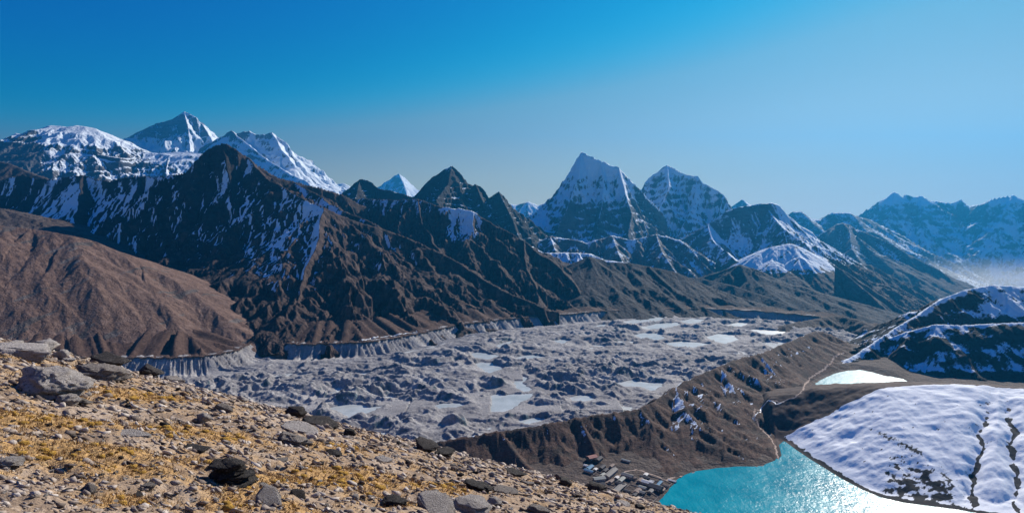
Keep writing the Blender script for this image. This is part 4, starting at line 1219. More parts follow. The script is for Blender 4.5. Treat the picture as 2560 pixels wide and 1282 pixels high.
BIG = [  # px, py of the foot, width px, height factor, kind, tone, turn, tilt, label
    (105, 985, 190, 0.95, 'crag', 'pale', 0.3, (0.1, 0.2), 'largest pale grey outcrop on the slope, near the left edge'),
    (166, 1012, 62, 1.4, 'crag', 'pale', 1.0, (0, 0.2), 'rough pale boulder at the right foot of the largest outcrop'),
    (50, 892, 150, 0.8, 'slab', 'pale', 0.2, (0, 0.15), 'broad pale slab lying on the crest at the left edge'),
    (108, 880, 60, 1.0, 'block', 'pale', 0.9, (0.1, 0.2), 'pale block on the crest, right end of the broad slab'),
    (22, 862, 60, 0.8, 'slab', 'pale', 2.0, (0, 0.1), 'highest pale stone on the crest at the left edge'),
    (150, 898, 44, 1.0, 'block', 'pale', 0.2, (0, 0.2), 'square pale stone just right of the crest slab'),
    (172, 902, 34, 0.8, 'slab', 'pale', 0.2, (0, 0.1), 'white topped stone on the crest next to the square pale one'),
    (252, 946, 118, 0.75, 'crag', 'grey', 0.4, (0.1, 0.3), 'humped grey boulder with a dark hollow on its left side'),
    (268, 916, 92, 0.95, 'wedge', 'dark', 0.3, (0, 0.25), 'black wedge shaped boulder on the crest behind the humped one'),
    (366, 938, 74, 0.8, 'wedge', 'dark', 0.5, (0, 0.3), 'low black boulder on the crest above the glacier bank'),
    (432, 946, 50, 0.6, 'slab', 'grey', 0.2, (0, 0.25), 'thin grey slab on the crest right of the low black boulder'),
    (737, 1042, 54, 1.0, 'block', 'dark', 0.6, (0, 0.2), 'round black boulder standing on the crest before the glacier'),
    (795, 1062, 90, 0.6, 'slab', 'dark', -0.2, (0, 0.3), 'long black slab slanting down the crest from the round boulder'),
    (745, 1078, 110, 0.5, 'plate', 'pale', -0.3, (0, 0.25), 'wide pale sheet of rock below the round black boulder'),
    (726, 1112, 92, 0.7, 'crag', 'grey', 0.2, (0, 0.2), 'speckled grey boulder with a black left side in the middle of the slope'),
    (18, 1160, 66, 0.65, 'lump', 'pale', 0.3, (0, 0.1), 'smooth whitish boulder at the left edge of the picture'),
    (318, 1090, 98, 0.6, 'plate', 'pale', 0.1, (0, 0.12), 'long flat pale plate left of the middle of the slope'),
    (506, 1056, 40, 1.2, 'block', 'pale', 0.4, (0.1, 0.2), 'small white upright stone on the upper slope'),
    (1090, 1276, 112, 0.8, 'slab', 'pale', -0.5, (0.1, 0.35), 'big pale slab leaning at the bottom edge'),
    (1180, 1284, 116, 0.6, 'block', 'pale', 0.3, (0, 0.15), 'thick pale block with a black underside at the bottom edge'),
    (1193, 1222, 80, 0.6, 'crag', 'dark', 0.4, (0, 0.25), 'black boulder above the thick pale block'),
    (1265, 1232, 70, 0.5, 'slab', 'grey', 0.1, (0, 0.2), 'flat grey slab touching the right side of the black boulder'),
    (215, 1232, 52, 0.9, 'block', 'grey', 0.3, (0, 0.1), 'squat grey block near the bottom left of the slope'),
    (560, 1030, 54, 0.8, 'wedge', 'grey', 0.5, (0, 0.3), 'brown grey wedge on the upper slope left of the round black boulder'),
    (622, 1083, 56, 0.5, 'plate', 'grey', -0.2, (0, 0.25), 'thin tilted grey plate in the middle of the slope'),
    (604, 1002, 34, 0.9, 'wedge', 'pale', 0.6, (0, 0.3), 'pale pointed stone on the crest over the glacier'),
    (1062, 1128, 70, 0.8, 'block', 'dark', 0.2, (0, 0.2), 'black blocky rock on the crest where the brown moraine begins'),
    (1110, 1140, 60, 0.8, 'lump', 'dark', 0.9, (0, 0.2), 'dark lump on the crest just right of the blocky rock'),
    (872, 1090, 36, 1.0, 'block', 'dark', 0.2, (0, 0.2), 'small black stone alone on the crest before the glacier'),
    (956, 1152, 50, 0.6, 'slab', 'pale', 0.0, (0, 0.15), 'pale flat stone right of the middle of the slope'),
    (828, 1138, 52, 0.8, 'slab', 'dark', 0.1, (0, 0.2), 'dark flat rock in the middle of the slope'),
    (492, 1128, 78, 0.6, 'slab', 'dark', 0.1, (0, 0.1), 'dark sunken slab above the layered stack'),
    (742, 1242, 48, 0.9, 'slab', 'dark', -0.7, (0.2, 0.5), 'dark tilted slab right of the layered stack'),
    (366, 1224, 46, 0.8, 'block', 'grey', 0.3, (0, 0.2), 'grey stone left of the layered stack'),
    (330, 1236, 46, 0.6, 'slab', 'dark', 0.1, (0, 0.1), 'low dark stone beside the grey stone left of the stack'),
    (985, 1262, 66, 0.7, 'lump', 'dark', 0.2, (0, 0.1), 'rough black rock near the bottom edge left of the big slab'),
    (1350, 1284, 70, 0.8, 'crag', 'grey', 0.4, (0, 0.3), 'pointed grey boulder at the bottom edge, right of the thick block'),
    (1292, 1188, 62, 0.6, 'slab', 'dark', 0.1, (0, 0.25), 'dark slab on the crest below the brown moraine'),
    (1412, 1214, 42, 0.9, 'block', 'dark', 0.2, (0, 0.2), 'dark stone on the crest left of the village'),
    (1494, 1230, 58, 0.8, 'lump', 'dark', 0.2, (0, 0.2), 'dark boulder on the crest under the village'),
    (1318, 1210, 40, 0.8, 'slab', 'grey', 0.2, (0, 0.2), 'grey slab on the crest between two dark rocks'),
    (170, 1228, 40, 0.7, 'slab', 'dark', 0.4, (0, 0.2), 'dark stone touching the left side of the squat grey block'),
    (460, 1250, 60, 0.5, 'plate', 'pale', 0.2, (0, 0.15), 'pale plate at the lower slope left of the leaning log shaped slab'),
    (648, 1218, 50, 0.7, 'slab', 'pale', -0.5, (0, 0.3), 'pale slab resting against the right end of the layered stack'),
    (1235, 1262, 44, 0.9, 'block', 'pale', 0.7, (0, 0.2), 'pale stone just right of the thick pale block'),
    (700, 1150, 44, 0.6, 'slab', 'grey', 0.0, (0, 0.15), 'grey flat stone upslope of the layered stack'),
    (410, 1068, 36, 0.9, 'wedge', 'dark', 0.3, (0, 0.2), 'dark little wedge above the long flat plate'),
    (206, 1010, 40, 0.9, 'wedge', 'grey', 0.3, (0, 0.2), 'grey stone in the hollow right of the largest outcrop'),
    (1560, 1262, 44, 0.6, 'slab', 'pale', 0.1, (0, 0.2), 'last pale slab on the crest before the lake'),
    (1600, 1272, 30, 0.8, 'block', 'dark', 0.1, (0, 0.2), 'last dark stone on the crest before the lake'),
]
for i, (px, py, w, hr, kind, tone, rz, tilt, lab) in enumerate(BIG):
    place_rock(rock_mesh(4 if w > 85 else 3, kind, 400 + i * 17, M_ROCK[tone]), px, py, w, hr, rz, tilt, lab)
place_rock(layered_mesh(903, M_ROCK['dark']), 578, 1212, 136, 0.85, 0.5, (0.05, 0.22), 'stack of dark layered rock sheets with a black shadow', name='layered_rock')
o = place_rock(rock_mesh(4, 'plate', 951, M_ROCK['pale']), 668, 1262, 100, 1.3, -0.9, (0.1, 0.55), 'long pale log shaped slab slanting down from the layered stack')

# ---- the other stones big enough to pick out, one object each
ORD = ['first', 'second', 'third', 'fourth', 'fifth', 'sixth', 'seventh', 'eighth', 'ninth', 'tenth', 'eleventh', 'twelfth', 'thirteenth', 'fourteenth', 'fifteenth', 'sixteenth', 'seventeenth', 'eighteenth', 'nineteenth', 'twentieth']
CREST = [(-50, 838), (0, 848), (120, 872), (250, 908), (430, 945), (600, 1000), (740, 1040), (860, 1070), (1080, 1118), (1250, 1180), (1450, 1222), (1640, 1268), (1720, 1290)]
rs = np.random.RandomState(77)
SHAPES = {(k, t): [rock_mesh(2, k, 1000 + 31 * i + 7 * j + 3 * m, M_ROCK[t]) for m in range(4)]
          for i, k in enumerate(('slab', 'block', 'wedge')) for j, t in enumerate(('pale', 'grey', 'dark'))}
free, taken = [], [(b[0], b[1], b[2]) for b in BIG] + [(578, 1190, 140), (668, 1240, 90)]
while len(free) < 235:
    px = rs.uniform(-20, 1640)
    cr = np.interp(px, [c[0] for c in CREST], [c[1] for c in CREST])
    f = rs.uniform(0, 1) ** 1.15
    py = cr + 4 + f * (1282 - cr)
    if py > 1284: continue
    w = rs.uniform(13, 22) + 16 * f * rs.uniform(0, 1) ** 2
    if any(abs(px - q[0]) < 0.5 * (w + q[2]) and abs(py - q[1]) < 0.3 * (w + q[2]) for q in taken): continue
    taken.append((px, py, w))
    free.append((px, py, w, f, ('slab', 'slab', 'block', 'wedge')[rs.randint(4)], ('pale', 'pale', 'grey', 'grey', 'dark')[rs.randint(5)]))
BANDS = ['in the strip along the crest', 'on the upper part of the slope', 'across the middle of the slope', 'on the lower part of the slope', 'along the bottom edge']
rank = {}
for px, py, w, f, kind, tone in sorted(free):
    band = min(4, int(f * 5))
    shape = {'slab': 'flat', 'block': 'blocky', 'wedge': 'pointed'}[kind]
    key = (tone, shape, band)
    k = rank.get(key, 0); rank[key] = k + 1
    lab = f'{ORD[k]} small {tone} {shape} stone from the left {BANDS[band]}'
    place_rock(SHAPES[(kind, tone)][rs.randint(4)], px, py, w, rs.uniform(0.7, 1.1), rs.uniform(0, 6.28), (rs.uniform(-0.1, 0.3), rs.uniform(0, 0.35)), lab, name='stone', group='loose stones on the slope', cat='stone')

# ---- uncountable small rubble, grass and cushion plants
def scatter(n, seed, t0=2.6, t1=38.0, px0=-330, px1=1800):
    r = np.random.RandomState(seed)
    t = np.exp(r.uniform(math.log(t0), math.log(t1), n))
    u = (r.uniform(px0, px1, n) - CX) / FPX
    x, y = (u * t).astype(f32), t.astype(f32)
    return r, x, y, ground_full(x, y)


def gold_at(x, y):
    g = 0.30 * fbm(x / 1.6, y / 1.6, 4, 311) + 0.30 * fbm(x / 0.5, y / 0.5, 3, 312)
    for gx_, gy_, gw, gh in GOLD:
        cx, cy, cz = ground_at(gx_, gy_)
        g = g + 0.55 * np.exp(-((x - cx) / (gw * cy / FPX)) ** 2 - ((y - cy) / max(0.25, abs(ground_at(gx_, gy_ - gh)[1] - cy))) ** 2)
    return g


r, x, y, z = scatter(23000, 5)
g = gold_at(x, y)
ok = g < 0.30 + 0.25 * r.rand(len(x))
x, y, z = x[ok], y[ok], z[ok]; n = len(x)
size = (0.0044 * y + 0.008) * (0.5 + 1.7 * r.rand(n) ** 3)
a = r.uniform(0, 6.28, n)
which = r.randint(0, 14, n)
tn = r.rand(n)
VV, FF, TT, base_i = [], [], [], 0
for s in range(14):
    Vb, Fb = rock_verts(1, ('slab', 'block', 'wedge', 'slab', 'plate', 'slab', 'slab')[s % 7], 2000 + s)
    m = which == s
    k = int(m.sum())
    ca, sa, sz = np.cos(a[m])[:, None], np.sin(a[m])[:, None], size[m][:, None]
    VX = Vb[None, :, 0] * ca - Vb[None, :, 1] * sa
    VY = Vb[None, :, 0] * sa + Vb[None, :, 1] * ca
    tl = r.normal(0, 0.18, (k, 2))
    VZ = Vb[None, :, 2] + 0.10 + VX * tl[:, :1] + VY * tl[:, 1:]
    VV.append(np.stack([x[m][:, None] + VX * sz, y[m][:, None] + VY * sz, z[m][:, None] + VZ * sz - 0.25 * VX * sz - 0.35 * VY * sz], -1).reshape(-1, 3))
    FF.append((Fb[None] + (base_i + np.arange(k) * len(Vb))[:, None, None]).reshape(-1, 3))
    TT.append(np.repeat(tn[m], len(Vb)))
    base_i += k * len(Vb)
V, FF, tone = np.concatenate(VV), np.concatenate(FF), np.concatenate(TT)
T = NT('rubble')
col = T.ramp(T.attr('tone'), [(0.0, (0.09, 0.07, 0.062)), (0.22, (0.21, 0.165, 0.135)), (0.6, (0.32, 0.262, 0.22)), (1.0, (0.46, 0.40, 0.355))])
M_RUB = T.bsdf(col, 0.9, T.bump(T.noise(T.pos(), 40, 3, 0.7), 0.5, 0.02), 0.15)
link('rubble', np_mesh('rubble', V.reshape(-1, 3), FF, M_RUB, False, {'tone': tone}), kind='stuff', label='small stone chips strewn over the slope')

# dry grass blades in tufts
r, x, y, z = scatter(58000, 9, 2.6, 30.0)
g = gold_at(x, y) + 0.45 * r.rand(len(x))
ok = g > 0.42
x, y, z = x[ok], y[ok], z[ok]
K = 5
x = np.repeat(x, K); y = np.repeat(y, K); z = np.repeat(z, K); n = len(x)
sz = 0.0045 * y + 0.022
x = x + r.normal(0, 0.5, n) * sz; y = y + r.normal(0, 0.5, n) * sz
hgt = sz * r.uniform(0.3, 0.9, n)
an = r.uniform(0, 6.28, n); lean = r.uniform(0.2, 1.0, n) * hgt
wd = sz * 0.13
bx, by = np.cos(an) * wd, np.sin(an) * wd
tx = np.cos(an + 1.57) * lean + 0.35 * hgt; ty = np.sin(an + 1.57) * lean - 0.1 * hgt
V = np.stack([np.stack([x - bx, y - by, z - 0.015], -1), np.stack([x + bx, y + by, z - 0.015], -1), np.stack([x + tx, y + ty, z + hgt * 0.8], -1)], 1).reshape(-1, 3)
T = NT('dry_grass')
col = T.ramp(T.attr('tone'), [(0.0, (0.17, 0.105, 0.055)), (0.5, (0.36, 0.235, 0.105)), (1.0, (0.55, 0.40, 0.20))])
M_GRASS = T.bsdf(col, 0.8, None, 0.15)
link('grass', np_mesh('grass', V, np.arange(n * 3, dtype=np.int32).reshape(-1, 3), M_GRASS, False, {'tone': np.repeat(r.rand(n), 3)}), kind='stuff', label='golden dry grass tufts on the slope')

# golden cushion plants
r, x, y, z = scatter(9000, 13, 3.0, 30.0)
g = gold_at(x, y) + 0.3 * r.rand(len(x))
ok = g > 0.60
x, y, z = x[ok], y[ok], z[ok]; n = len(x)
V2, F2 = ICO[1]
V2 = V2.copy()
size = (0.0045 * y + 0.01) * (0.5 + 1.3 * r.rand(n) ** 2)
V = V2[None] * (1 + 0.22 * np.stack([noise3(V2, 2.5, 60 + k) for k in range(6)])[r.randint(0, 6, n)])[..., None]
V = V * np.array([1.2, 1.0, 0.55]) * size[:, None, None] + np.stack([x, y, z], -1)[:, None, :]
T = NT('cushion_plants')
col = T.ramp(T.noise(T.pos(), 30, 4, 0.7), [(0.3, (0.15, 0.08, 0.02)), (0.5, (0.40, 0.225, 0.045)), (0.7, (0.60, 0.37, 0.09))])
M_CUSH = T.bsdf(col, 0.9, T.bump(T.noise(T.pos(), 60, 3, 0.7), 1.0, 0.03), 0.1)
link('cushion_moss', np_mesh('cushion_moss', V.reshape(-1, 3), (F2[None] + (np.arange(n) * len(V2))[:, None, None]).reshape(-1, 3), M_CUSH, False), kind='stuff', label='golden yellow cushion moss growing on the slope')

# ------------------------------------------------------------------ village on the lakeshore, paths
bpy.context.view_layer.update()
DG = bpy.context.evaluated_depsgraph_get()
NEAR = {'lakeshore', 'moraine', 'terrace', 'snowy_hill'}


def land(px, py):
    """first valley surface behind the front slope that a ray of the photograph meets"""
    a, b = ray(px, py)
    d = Vector((a, 1, b)).normalized()
    o = Vector((0, 0, 0)) + d * (500 / d.y)
    for _ in range(6):
        hit, loc, nrm, idx, ob, _m = S.ray_cast(DG, o, d)
        if not hit:
            return None
        if ob.name.split('.')[0] in NEAR:
            return loc
        o = loc + d * 0.5
    return None


def drop(x, y):
    """height of the valley surface under a point"""
    o = Vector((x, y, -300.0)); d = Vector((0, 0, -1))
    for _ in range(6):
        hit, loc, nrm, idx, ob, _m = S.ray_cast(DG, o, d)
        if not hit:
            return -598.0
        if ob.name.split('.')[0] in NEAR:
            return loc.z
        o = loc - Vector((0, 0, 0.5))
    return -598.0


def plain_mat(name, c, rough=0.8, var=0.25, scale=0.8, metal=0.0):
    T = NT(name)
    n = T.noise(T.pos(), scale, 4, 0.65)
    col = T.mix(T.step(n, 0.3, 0.7), tuple(v * (1 - var) for v in c), tuple(min(1, v * (1 + var)) for v in c))
    return T.bsdf(col, rough, T.bump(n, 0.3, 0.1), 0.3, Metallic=metal)


ROOFC = {'rust red': plain_mat('rust_red_roof', (0.36, 0.17, 0.14)), 'blue': plain_mat('blue_roof', (0.10, 0.22, 0.33)), 'grey': plain_mat('grey_roof', (0.22, 0.205, 0.185)), 'dark': plain_mat('dark_roof', (0.055, 0.052, 0.06)),
         'pale green': plain_mat('pale_green_roof', (0.34, 0.345, 0.30)), 'white': plain_mat('white_roof', (0.66, 0.63, 0.58)), 'brown': plain_mat('brown_roof', (0.23, 0.17, 0.14))}
M_STONEWALL = plain_mat('stone_wall', (0.26, 0.215, 0.19), 0.9, 0.45, 1.2)
M_DARKWALL = plain_mat('dark_wall', (0.07, 0.06, 0.06), 0.9, 0.3, 1.2)
M_GLASS = plain_mat('window_pane', (0.70, 0.72, 0.74), 0.25, 0.05)
M_DOOR = plain_mat('door_wood', (0.14, 0.08, 0.05))


def box(sx, sy, sz, cx=0, cy=0, cz=0):
    v = [(cx + a * sx / 2, cy + b * sy / 2, cz + c * sz / 2) for c in (-1, 1) for b in (-1, 1) for a in (-1, 1)]
    f = [(0, 2, 3, 1), (4, 5, 7, 6), (0, 1, 5, 4), (2, 6, 7, 3), (0, 4, 6, 2), (1, 3, 7, 5)]
    return v, f


def house(px, py, L, W, H, roof, rz, label, windows=4, walls=M_STONEWALL, name='house'):
    p = land(px, py)
    if p is None:
        return
    e = bpy.data.objects.new(name, None)
    C.objects.link(e)
    ca, sa = math.cos(rz), math.sin(rz)
    z0 = min(drop(p.x + i * L / 2 * ca - j * W / 2 * sa, p.y + i * L / 2 * sa + j * W / 2 * ca) for i in (-1, 1) for j in (-1, 1))
    e.location = (p.x, p.y, z0); e.rotation_euler = (0, 0, rz)
    e['label'] = label; e['category'] = 'house'; e['group'] = 'village houses'
    H2 = H + (p.z - z0) * 0.5
    v = [(a * L / 2, b * W / 2, c) for c in (-1.0, H2) for b in (-1, 1) for a in (-1, 1)] + [(-L / 2, 0, H2 + W * 0.20), (L / 2, 0, H2 + W * 0.20)]
    f = [(0, 1, 5, 4), (2, 6, 7, 3), (0, 4, 8, 6, 2), (1, 3, 7, 9, 5), (4, 5, 9, 8), (6, 8, 9, 7)]
    link('wall', mesh_from('wall', v, f, walls), e)
    o, th = 0.7, 0.25
    rw = W * 0.20 + 0.1
    l2, w2 = L / 2 + o, W / 2 + o
    zr, ze = H2 + rw + 0.05, H2 - 0.20 * o + 0.05
    v = [(-l2, -w2, ze), (l2, -w2, ze), (l2, 0, zr), (-l2, 0, zr), (l2, w2, ze), (-l2, w2, ze)]
    v += [(a, b, c + th) for a, b, c in v]
    f = [(0, 3, 2, 1), (3, 5, 4, 2), (6, 7, 8, 9), (9, 8, 10, 11), (0, 1, 7, 6), (4, 5, 11, 10), (1, 2, 8, 7), (2, 4, 10, 8), (5, 3, 9, 11), (3, 0, 6, 9)]
    link('roof', mesh_from('roof', v, f, ROOFC[roof]), e)
    for k in range(windows):
        x = (k + 0.5) / windows * L * 0.86 - L * 0.43
        for b in (-1, 1):
            vv, ff = box(1.5, 0.12, 1.3, x, b * (W / 2 + 0.05), H2 * 0.58)
            link('window', mesh_from('window', vv, ff, M_GLASS), e)
    vv, ff = box(0.12, 1.1, 2.0, -L / 2 - 0.05, 0, 1.0)
    link('door', mesh_from('door', vv, ff, M_DOOR), e)


def cv(x, y):
    return 1420 + x / 8.013, 1110 + y / 8.013


A, B = R(55), R(-38)
HOUSES = [
    (480, 300, 21, 13, 6.5, 'rust red', A - 0.5, 'tall house with a rust red roof, highest in the village', 4, M_DARKWALL),
    (620, 320, 20, 9, 5, 'dark', A, 'dark house right of the rust red roof', 3, M_DARKWALL),
    (440, 490, 20, 8, 4, 'blue', A, 'upper house with a bright blue roof', 3, M_STONEWALL),
    (415, 560, 20, 7, 4, 'blue', B, 'lower wing with a pale blue roof under the first blue roof', 3, M_STONEWALL),
    (690, 480, 18, 7, 4, 'dark', A, 'dark roofed shed right of the blue roofs', 2, M_DARKWALL),
    (550, 525, 8, 6, 3.5, 'white', A, 'tiny white roofed hut between the blue roofs and the dark shed', 1, M_STONEWALL),
    (860, 610, 44, 11, 5.5, 'grey', A, 'longest lodge with a grey roof and white windows', 8, M_STONEWALL),
    (750, 545, 14, 7, 4, 'dark', A, 'dark shed at the upper end of the longest lodge', 2, M_DARKWALL),
    (625, 730, 24, 11, 6, 'pale green', B + 0.9, 'lodge with a pale green roof left of the longest lodge', 5, M_STONEWALL),
    (590, 850, 28, 10, 5, 'dark', B + 0.9, 'black roofed house below the pale green lodge', 3, M_DARKWALL),
    (1190, 660, 24, 11, 5.5, 'grey', B, 'grey roofed house in the middle of the village', 4, M_STONEWALL),
    (1075, 735, 20, 8, 4, 'pale green', A, 'pale low house left of the middle grey roof', 3, M_STONEWALL),
    (1040, 815, 20, 7, 4, 'dark', B, 'dark low shed below the pale low house', 2, M_DARKWALL),
    (1010, 925, 28, 11, 5, 'grey', A, 'wide grey house near the front slope', 4, M_DARKWALL),
    (970, 1000, 14, 6, 3.5, 'pale green', B, 'small pale shed nearest to the front slope', 2, M_STONEWALL),
    (1590, 800, 22, 11, 5, 'white', B, 'white topped house in the lakeside cluster', 4, M_STONEWALL),
    (1760, 890, 26, 15, 6.5, 'dark', B, 'biggest black building near the lake', 4, M_DARKWALL),
    (1830, 810, 20, 5, 4, 'blue', A, 'narrow blue roof beside the biggest black building', 2, M_STONEWALL),
    (1395, 960, 17, 9, 4, 'brown', A, 'brown roofed shed between the walled fields', 2, M_STONEWALL),
    (1490, 890, 15, 7, 4, 'pale green', B, 'small green grey house left of the white topped one', 2, M_STONEWALL),
    (1540, 690, 20, 6, 4, 'dark', B, 'long dark shed above the white topped house', 2, M_DARKWALL),
    (1450, 745, 15, 7, 4, 'brown', A, 'brown shed left of the long dark shed', 2, M_STONEWALL),
    (2090, 740, 16, 5, 3.5, 'white', B, 'white strip roofed hut closest to the shore', 1, M_STONEWALL),
    (2040, 825, 9, 7, 3.5, 'white', A, 'small square white hut on the shore', 1, M_STONEWALL),
    (1160, 345, 20, 5, 3.5, 'pale green', B, 'lonely long pale shed above the village', 2, M_STONEWALL),
    (1560, 630, 10, 7, 3.5, 'white', A, 'small pale hut above the long dark shed', 1, M_STONEWALL),
    (1480, 990, 13, 8, 4, 'grey', B, 'grey shed below the green grey house', 2, M_DARKWALL),
    (980, 690, 9, 7, 3.5, 'white', A, 'bright white hut on the path below the longest lodge', 1, M_STONEWALL),
    (1120, 850, 12, 6, 3.5, 'grey', A, 'small grey shed squeezed right of the dark low shed', 1, M_DARKWALL),
    (870, 760, 13, 6, 3.5, 'brown', A, 'brown hut below the longest lodge', 1, M_STONEWALL),
    (1300, 690, 14, 6, 3.5, 'brown', B, 'brown shed right of the middle grey roof', 1, M_STONEWALL),
    (1660, 960, 12, 7, 3.5, 'grey', A, 'grey hut at the left foot of the biggest black building', 1, M_STONEWALL),
    (1900, 930, 11, 6, 3.5, 'brown', A, 'brown hut between the biggest black building and the shore', 1, M_STONEWALL),
    (700, 640, 13, 7, 4, 'pale green', A, 'pale hut between the longest and the pale green lodge', 1, M_STONEWALL),
    (1180, 960, 13, 6, 3.5, 'dark', B, 'dark hut right of the wide grey house', 1, M_DARKWALL),
    (1340, 1030, 12, 6, 3.5, 'dark', A, 'dark hut below the brown field in the middle', 1, M_DARKWALL),
    (360, 450, 9, 6, 3.5, 'white', B, 'tiny pale hut at the upper left end of the village', 1, M_STONEWALL),
    (1680, 770, 9, 6, 3.5, 'white', B, 'bright hut touching the right end of the white topped house', 1, M_STONEWALL),
    (1960, 850, 10, 5, 3.5, 'brown', B, 'brown hut in the striped plot', 1, M_STONEWALL),
    (880, 450, 14, 6, 3.5, 'brown', A, 'low brown shed above the longest lodge', 1, M_STONEWALL),
]
for x, y, L, W, H, roof, rz, lab, nw, wl in HOUSES:
    q = cv(x, y)
    house(q[0], q[1], L * 1.12, W * 1.2, H * 1.15, roof, rz, lab, nw, wl)


def field_wall(cx, cy, L, W, rz, label):
    """ring of dry stone walling round a field, following the ground"""
    q = cv(cx, cy)
    p = land(*q)
    if p is None:
        return
    ca, sa = math.cos(rz), math.sin(rz)
    pts = []
    cor = [(-L / 2, -W / 2), (L / 2, -W / 2), (L / 2, W / 2), (-L / 2, W / 2), (-L / 2, -W / 2)]
    for (a0, b0), (a1, b1) in zip(cor[:-1], cor[1:]):
        n = max(2, int(math.hypot(a1 - a0, b1 - b0) / 2.5))
        for i in range(n):
            f = i / n
            a, b = a0 + (a1 - a0) * f, b0 + (b1 - b0) * f
            pts.append((a, b))
    V, Fc = [], []
    rs_ = random.Random(int(cx))
    for a, b in pts:
        l = math.hypot(a, b)
        for s in (-0.5, 0.5):
            aa, bb = a * (1 + s * 1.1 / l), b * (1 + s * 1.1 / l)
            x, y = p.x + aa * ca - bb * sa, p.y + aa * sa + bb * ca
            z = drop(x, y)
            V.append((x - p.x, y - p.y, z - 0.5 - p.z)); V.append((x - p.x, y - p.y, z + 1.5 + rs_.uniform(-0.25, 0.25) - p.z))
    n = len(pts)
    for i in range(n):
        j = (i + 1) % n
        a, b = 4 * i, 4 * j
        Fc += [(a, b, b + 1, a + 1), (a + 2, a + 3, b + 3, b + 2), (a + 1, b + 1, b + 3, a + 3)]
    o = link('stone_wall', mesh_from('stone_wall', V, Fc, M_STONEWALL), label=label, cat='wall', group='field walls of the village')
    o.location = p


field_wall(1280, 890, 34, 24, A, 'stone walls round the brown field in the middle of the village')
field_wall(1630, 1055, 34, 26, A, 'stone walls round the large brown field next to the lake')
field_wall(1440, 1085, 15, 13, A, 'stone walls round the small field left of the lakeside field')
field_wall(1720, 690, 44, 16, B, 'stone walls round the long field above the lakeside cluster')
field_wall(1950, 790, 20, 24, B, 'stone walls round the striped plot by the white shore huts')
field_wall(820, 830, 24, 18, B, 'stone walls of the yard right of the black roofed house')
field_wall(600, 600, 20, 14, A, 'stone walls of the reddish yard under the blue roofs')


def ribbon(name, pxs, width, mat, label, lift=0.5):
    """a strip laid on the land along a line of places"""
    pts = []
    for (a, b), (c, d) in zip(pxs[:-1], pxs[1:]):
        p0, p1 = land(a, b), land(c, d)
        if p0 is None or p1 is None:
            continue
        n = max(1, int((Vector(p1) - Vector(p0)).length / 5))
        for i in range(n):
            q = p0.lerp(p1, i / n)
            pts.append(q)
    if len(pts) < 2:
        return
    V, Fc = [], []
    for i, q in enumerate(pts):
        a, b = pts[max(0, i - 1)], pts[min(len(pts) - 1, i + 1)]
        t = Vector((b.x - a.x, b.y - a.y, 0)).normalized()
        n = Vector((-t.y, t.x, 0))
        wob = 1.2 * math.sin(i * 0.9) + 0.8 * math.sin(i * 2.3)
        for s in (-1, 0, 1):
            w = q + n * (s * width * (0.5 + 0.15 * math.sin(i * 1.7)) + wob)
            V.append((w.x, w.y, drop(w.x, w.y) + lift - 0.25 * abs(s)))
        if i:
            k = 3 * i
            Fc += [(k - 3, k, k + 1, k - 2), (k - 2, k + 1, k + 2, k - 1)]
    link(name, mesh_from(name, V, Fc, mat, True), kind='structure', label=label)


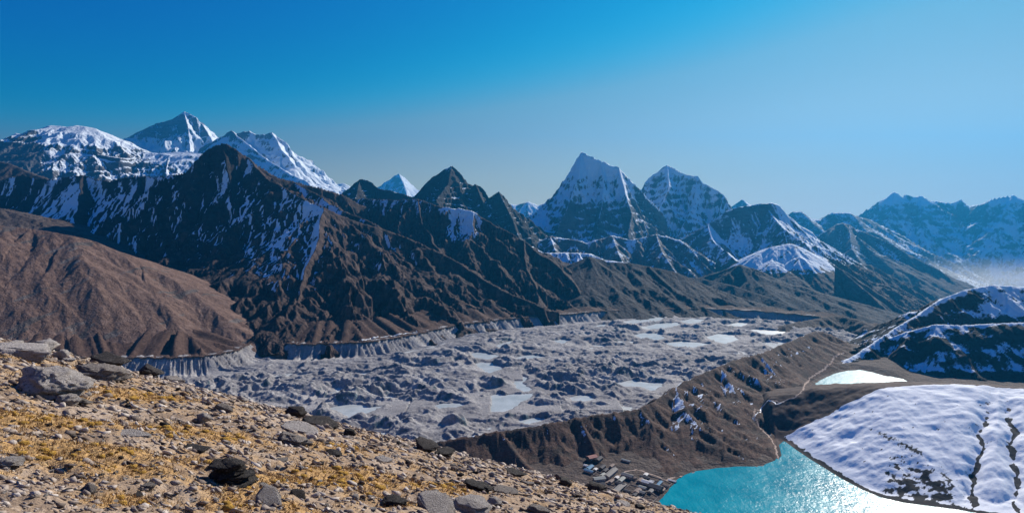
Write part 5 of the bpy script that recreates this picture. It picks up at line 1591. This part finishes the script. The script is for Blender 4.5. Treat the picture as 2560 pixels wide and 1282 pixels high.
M_PATH = plain_mat('trodden_path', (0.34, 0.25, 0.20), 0.95, 0.2, 0.3)
M_ICE = plain_mat('stream_ice', (0.74, 0.76, 0.76), 0.5, 0.1, 0.1)
ribbon('path', [(1700, 1192), (1740, 1181), (1800, 1172), (1880, 1168), (1930, 1166), (1945, 1150), (1938, 1115), (1920, 1088), (1896, 1062), (1884, 1042), (1888, 1022), (1912, 1012), (1950, 1006), (1990, 992), (2008, 975), (2012, 960), (2024, 945), (2040, 935)], 4.5, M_PATH, 'pale footpath along the lake shore and up the valley')
ribbon('path', [(1515, 1205), (1540, 1193), (1565, 1178), (1590, 1173), (1630, 1185), (1665, 1200), (1690, 1190)], 4.0, M_PATH, 'pale footpath through the village')
ribbon('path', [(2040, 935), (2062, 922), (2078, 905), (2085, 890), (2110, 880)], 6.0, M_PATH, 'pale footpath beside the second lake')
ribbon('stream', [(1888, 1040), (1900, 1030), (1905, 1016), (1940, 1010), (1965, 1002)], 3.5, M_ICE, 'frozen stream between the two lakes')
ribbon('frozen_stream', [(905, 851), (930, 847), (960, 842), (1000, 835), (1045, 827), (1100, 818)], 7.0, M_ICE, 'white frozen stream along the terrace at the mountain foot', 1.5)

# ------------------------------------------------------------------ the air
HT = NT('haze_air')
pv = HT.n('VolumePrincipled')
HT.set(pv.inputs['Color'], HAZE_COL)
pv.inputs['Density'].default_value = HAZE_DENSITY
pv.inputs['Anisotropy'].default_value = HAZE_G
HT.t.links.new(pv.outputs[0], HT.out.inputs['Volume'])
xa, xb, ya, yb, za, zb = -47000.0, 48000.0, -3000.0, 33000.0, -2001.0, 4700.0
hv = [(x, y, z) for z in (za, zb) for y in (ya, yb) for x in (xa, xb)]
hf = [(0, 2, 3, 1), (4, 5, 7, 6), (0, 1, 5, 4), (2, 6, 7, 3), (0, 4, 6, 2), (1, 3, 7, 5)]
haze = link('haze', mesh_from('haze', hv, hf, HT.m), kind='stuff', label='thin blue air between the viewer and the far mountains')

# pale mist lying in the far valley on the right
MT = NT('mist_air')
mv = MT.n('VolumePrincipled')
MT.set(mv.inputs['Color'], (0.92, 0.95, 1.0))
tcm = MT.t.nodes.new('ShaderNodeTexCoord')
gr = MT.t.nodes.new('ShaderNodeTexGradient'); gr.gradient_type = 'QUADRATIC_SPHERE'
MT.t.links.new(tcm.outputs['Object'], gr.inputs[0])
MT.set(mv.inputs['Density'], MT.math('MULTIPLY', gr.outputs['Fac'], 4.2e-4))     # thins out towards its edge
mv.inputs['Anisotropy'].default_value = 0.4
MT.t.links.new(mv.outputs[0], MT.out.inputs['Volume'])
Vm, Fm = ICO[4]
mo = link('mist', np_mesh('mist', Vm, Fm, MT.m, True), kind='stuff', label='pale valley mist below the blue wall on the right')
mo.location = P(2520, 706, 10600)
mo.scale = (5200.0, 2000.0, 560.0)
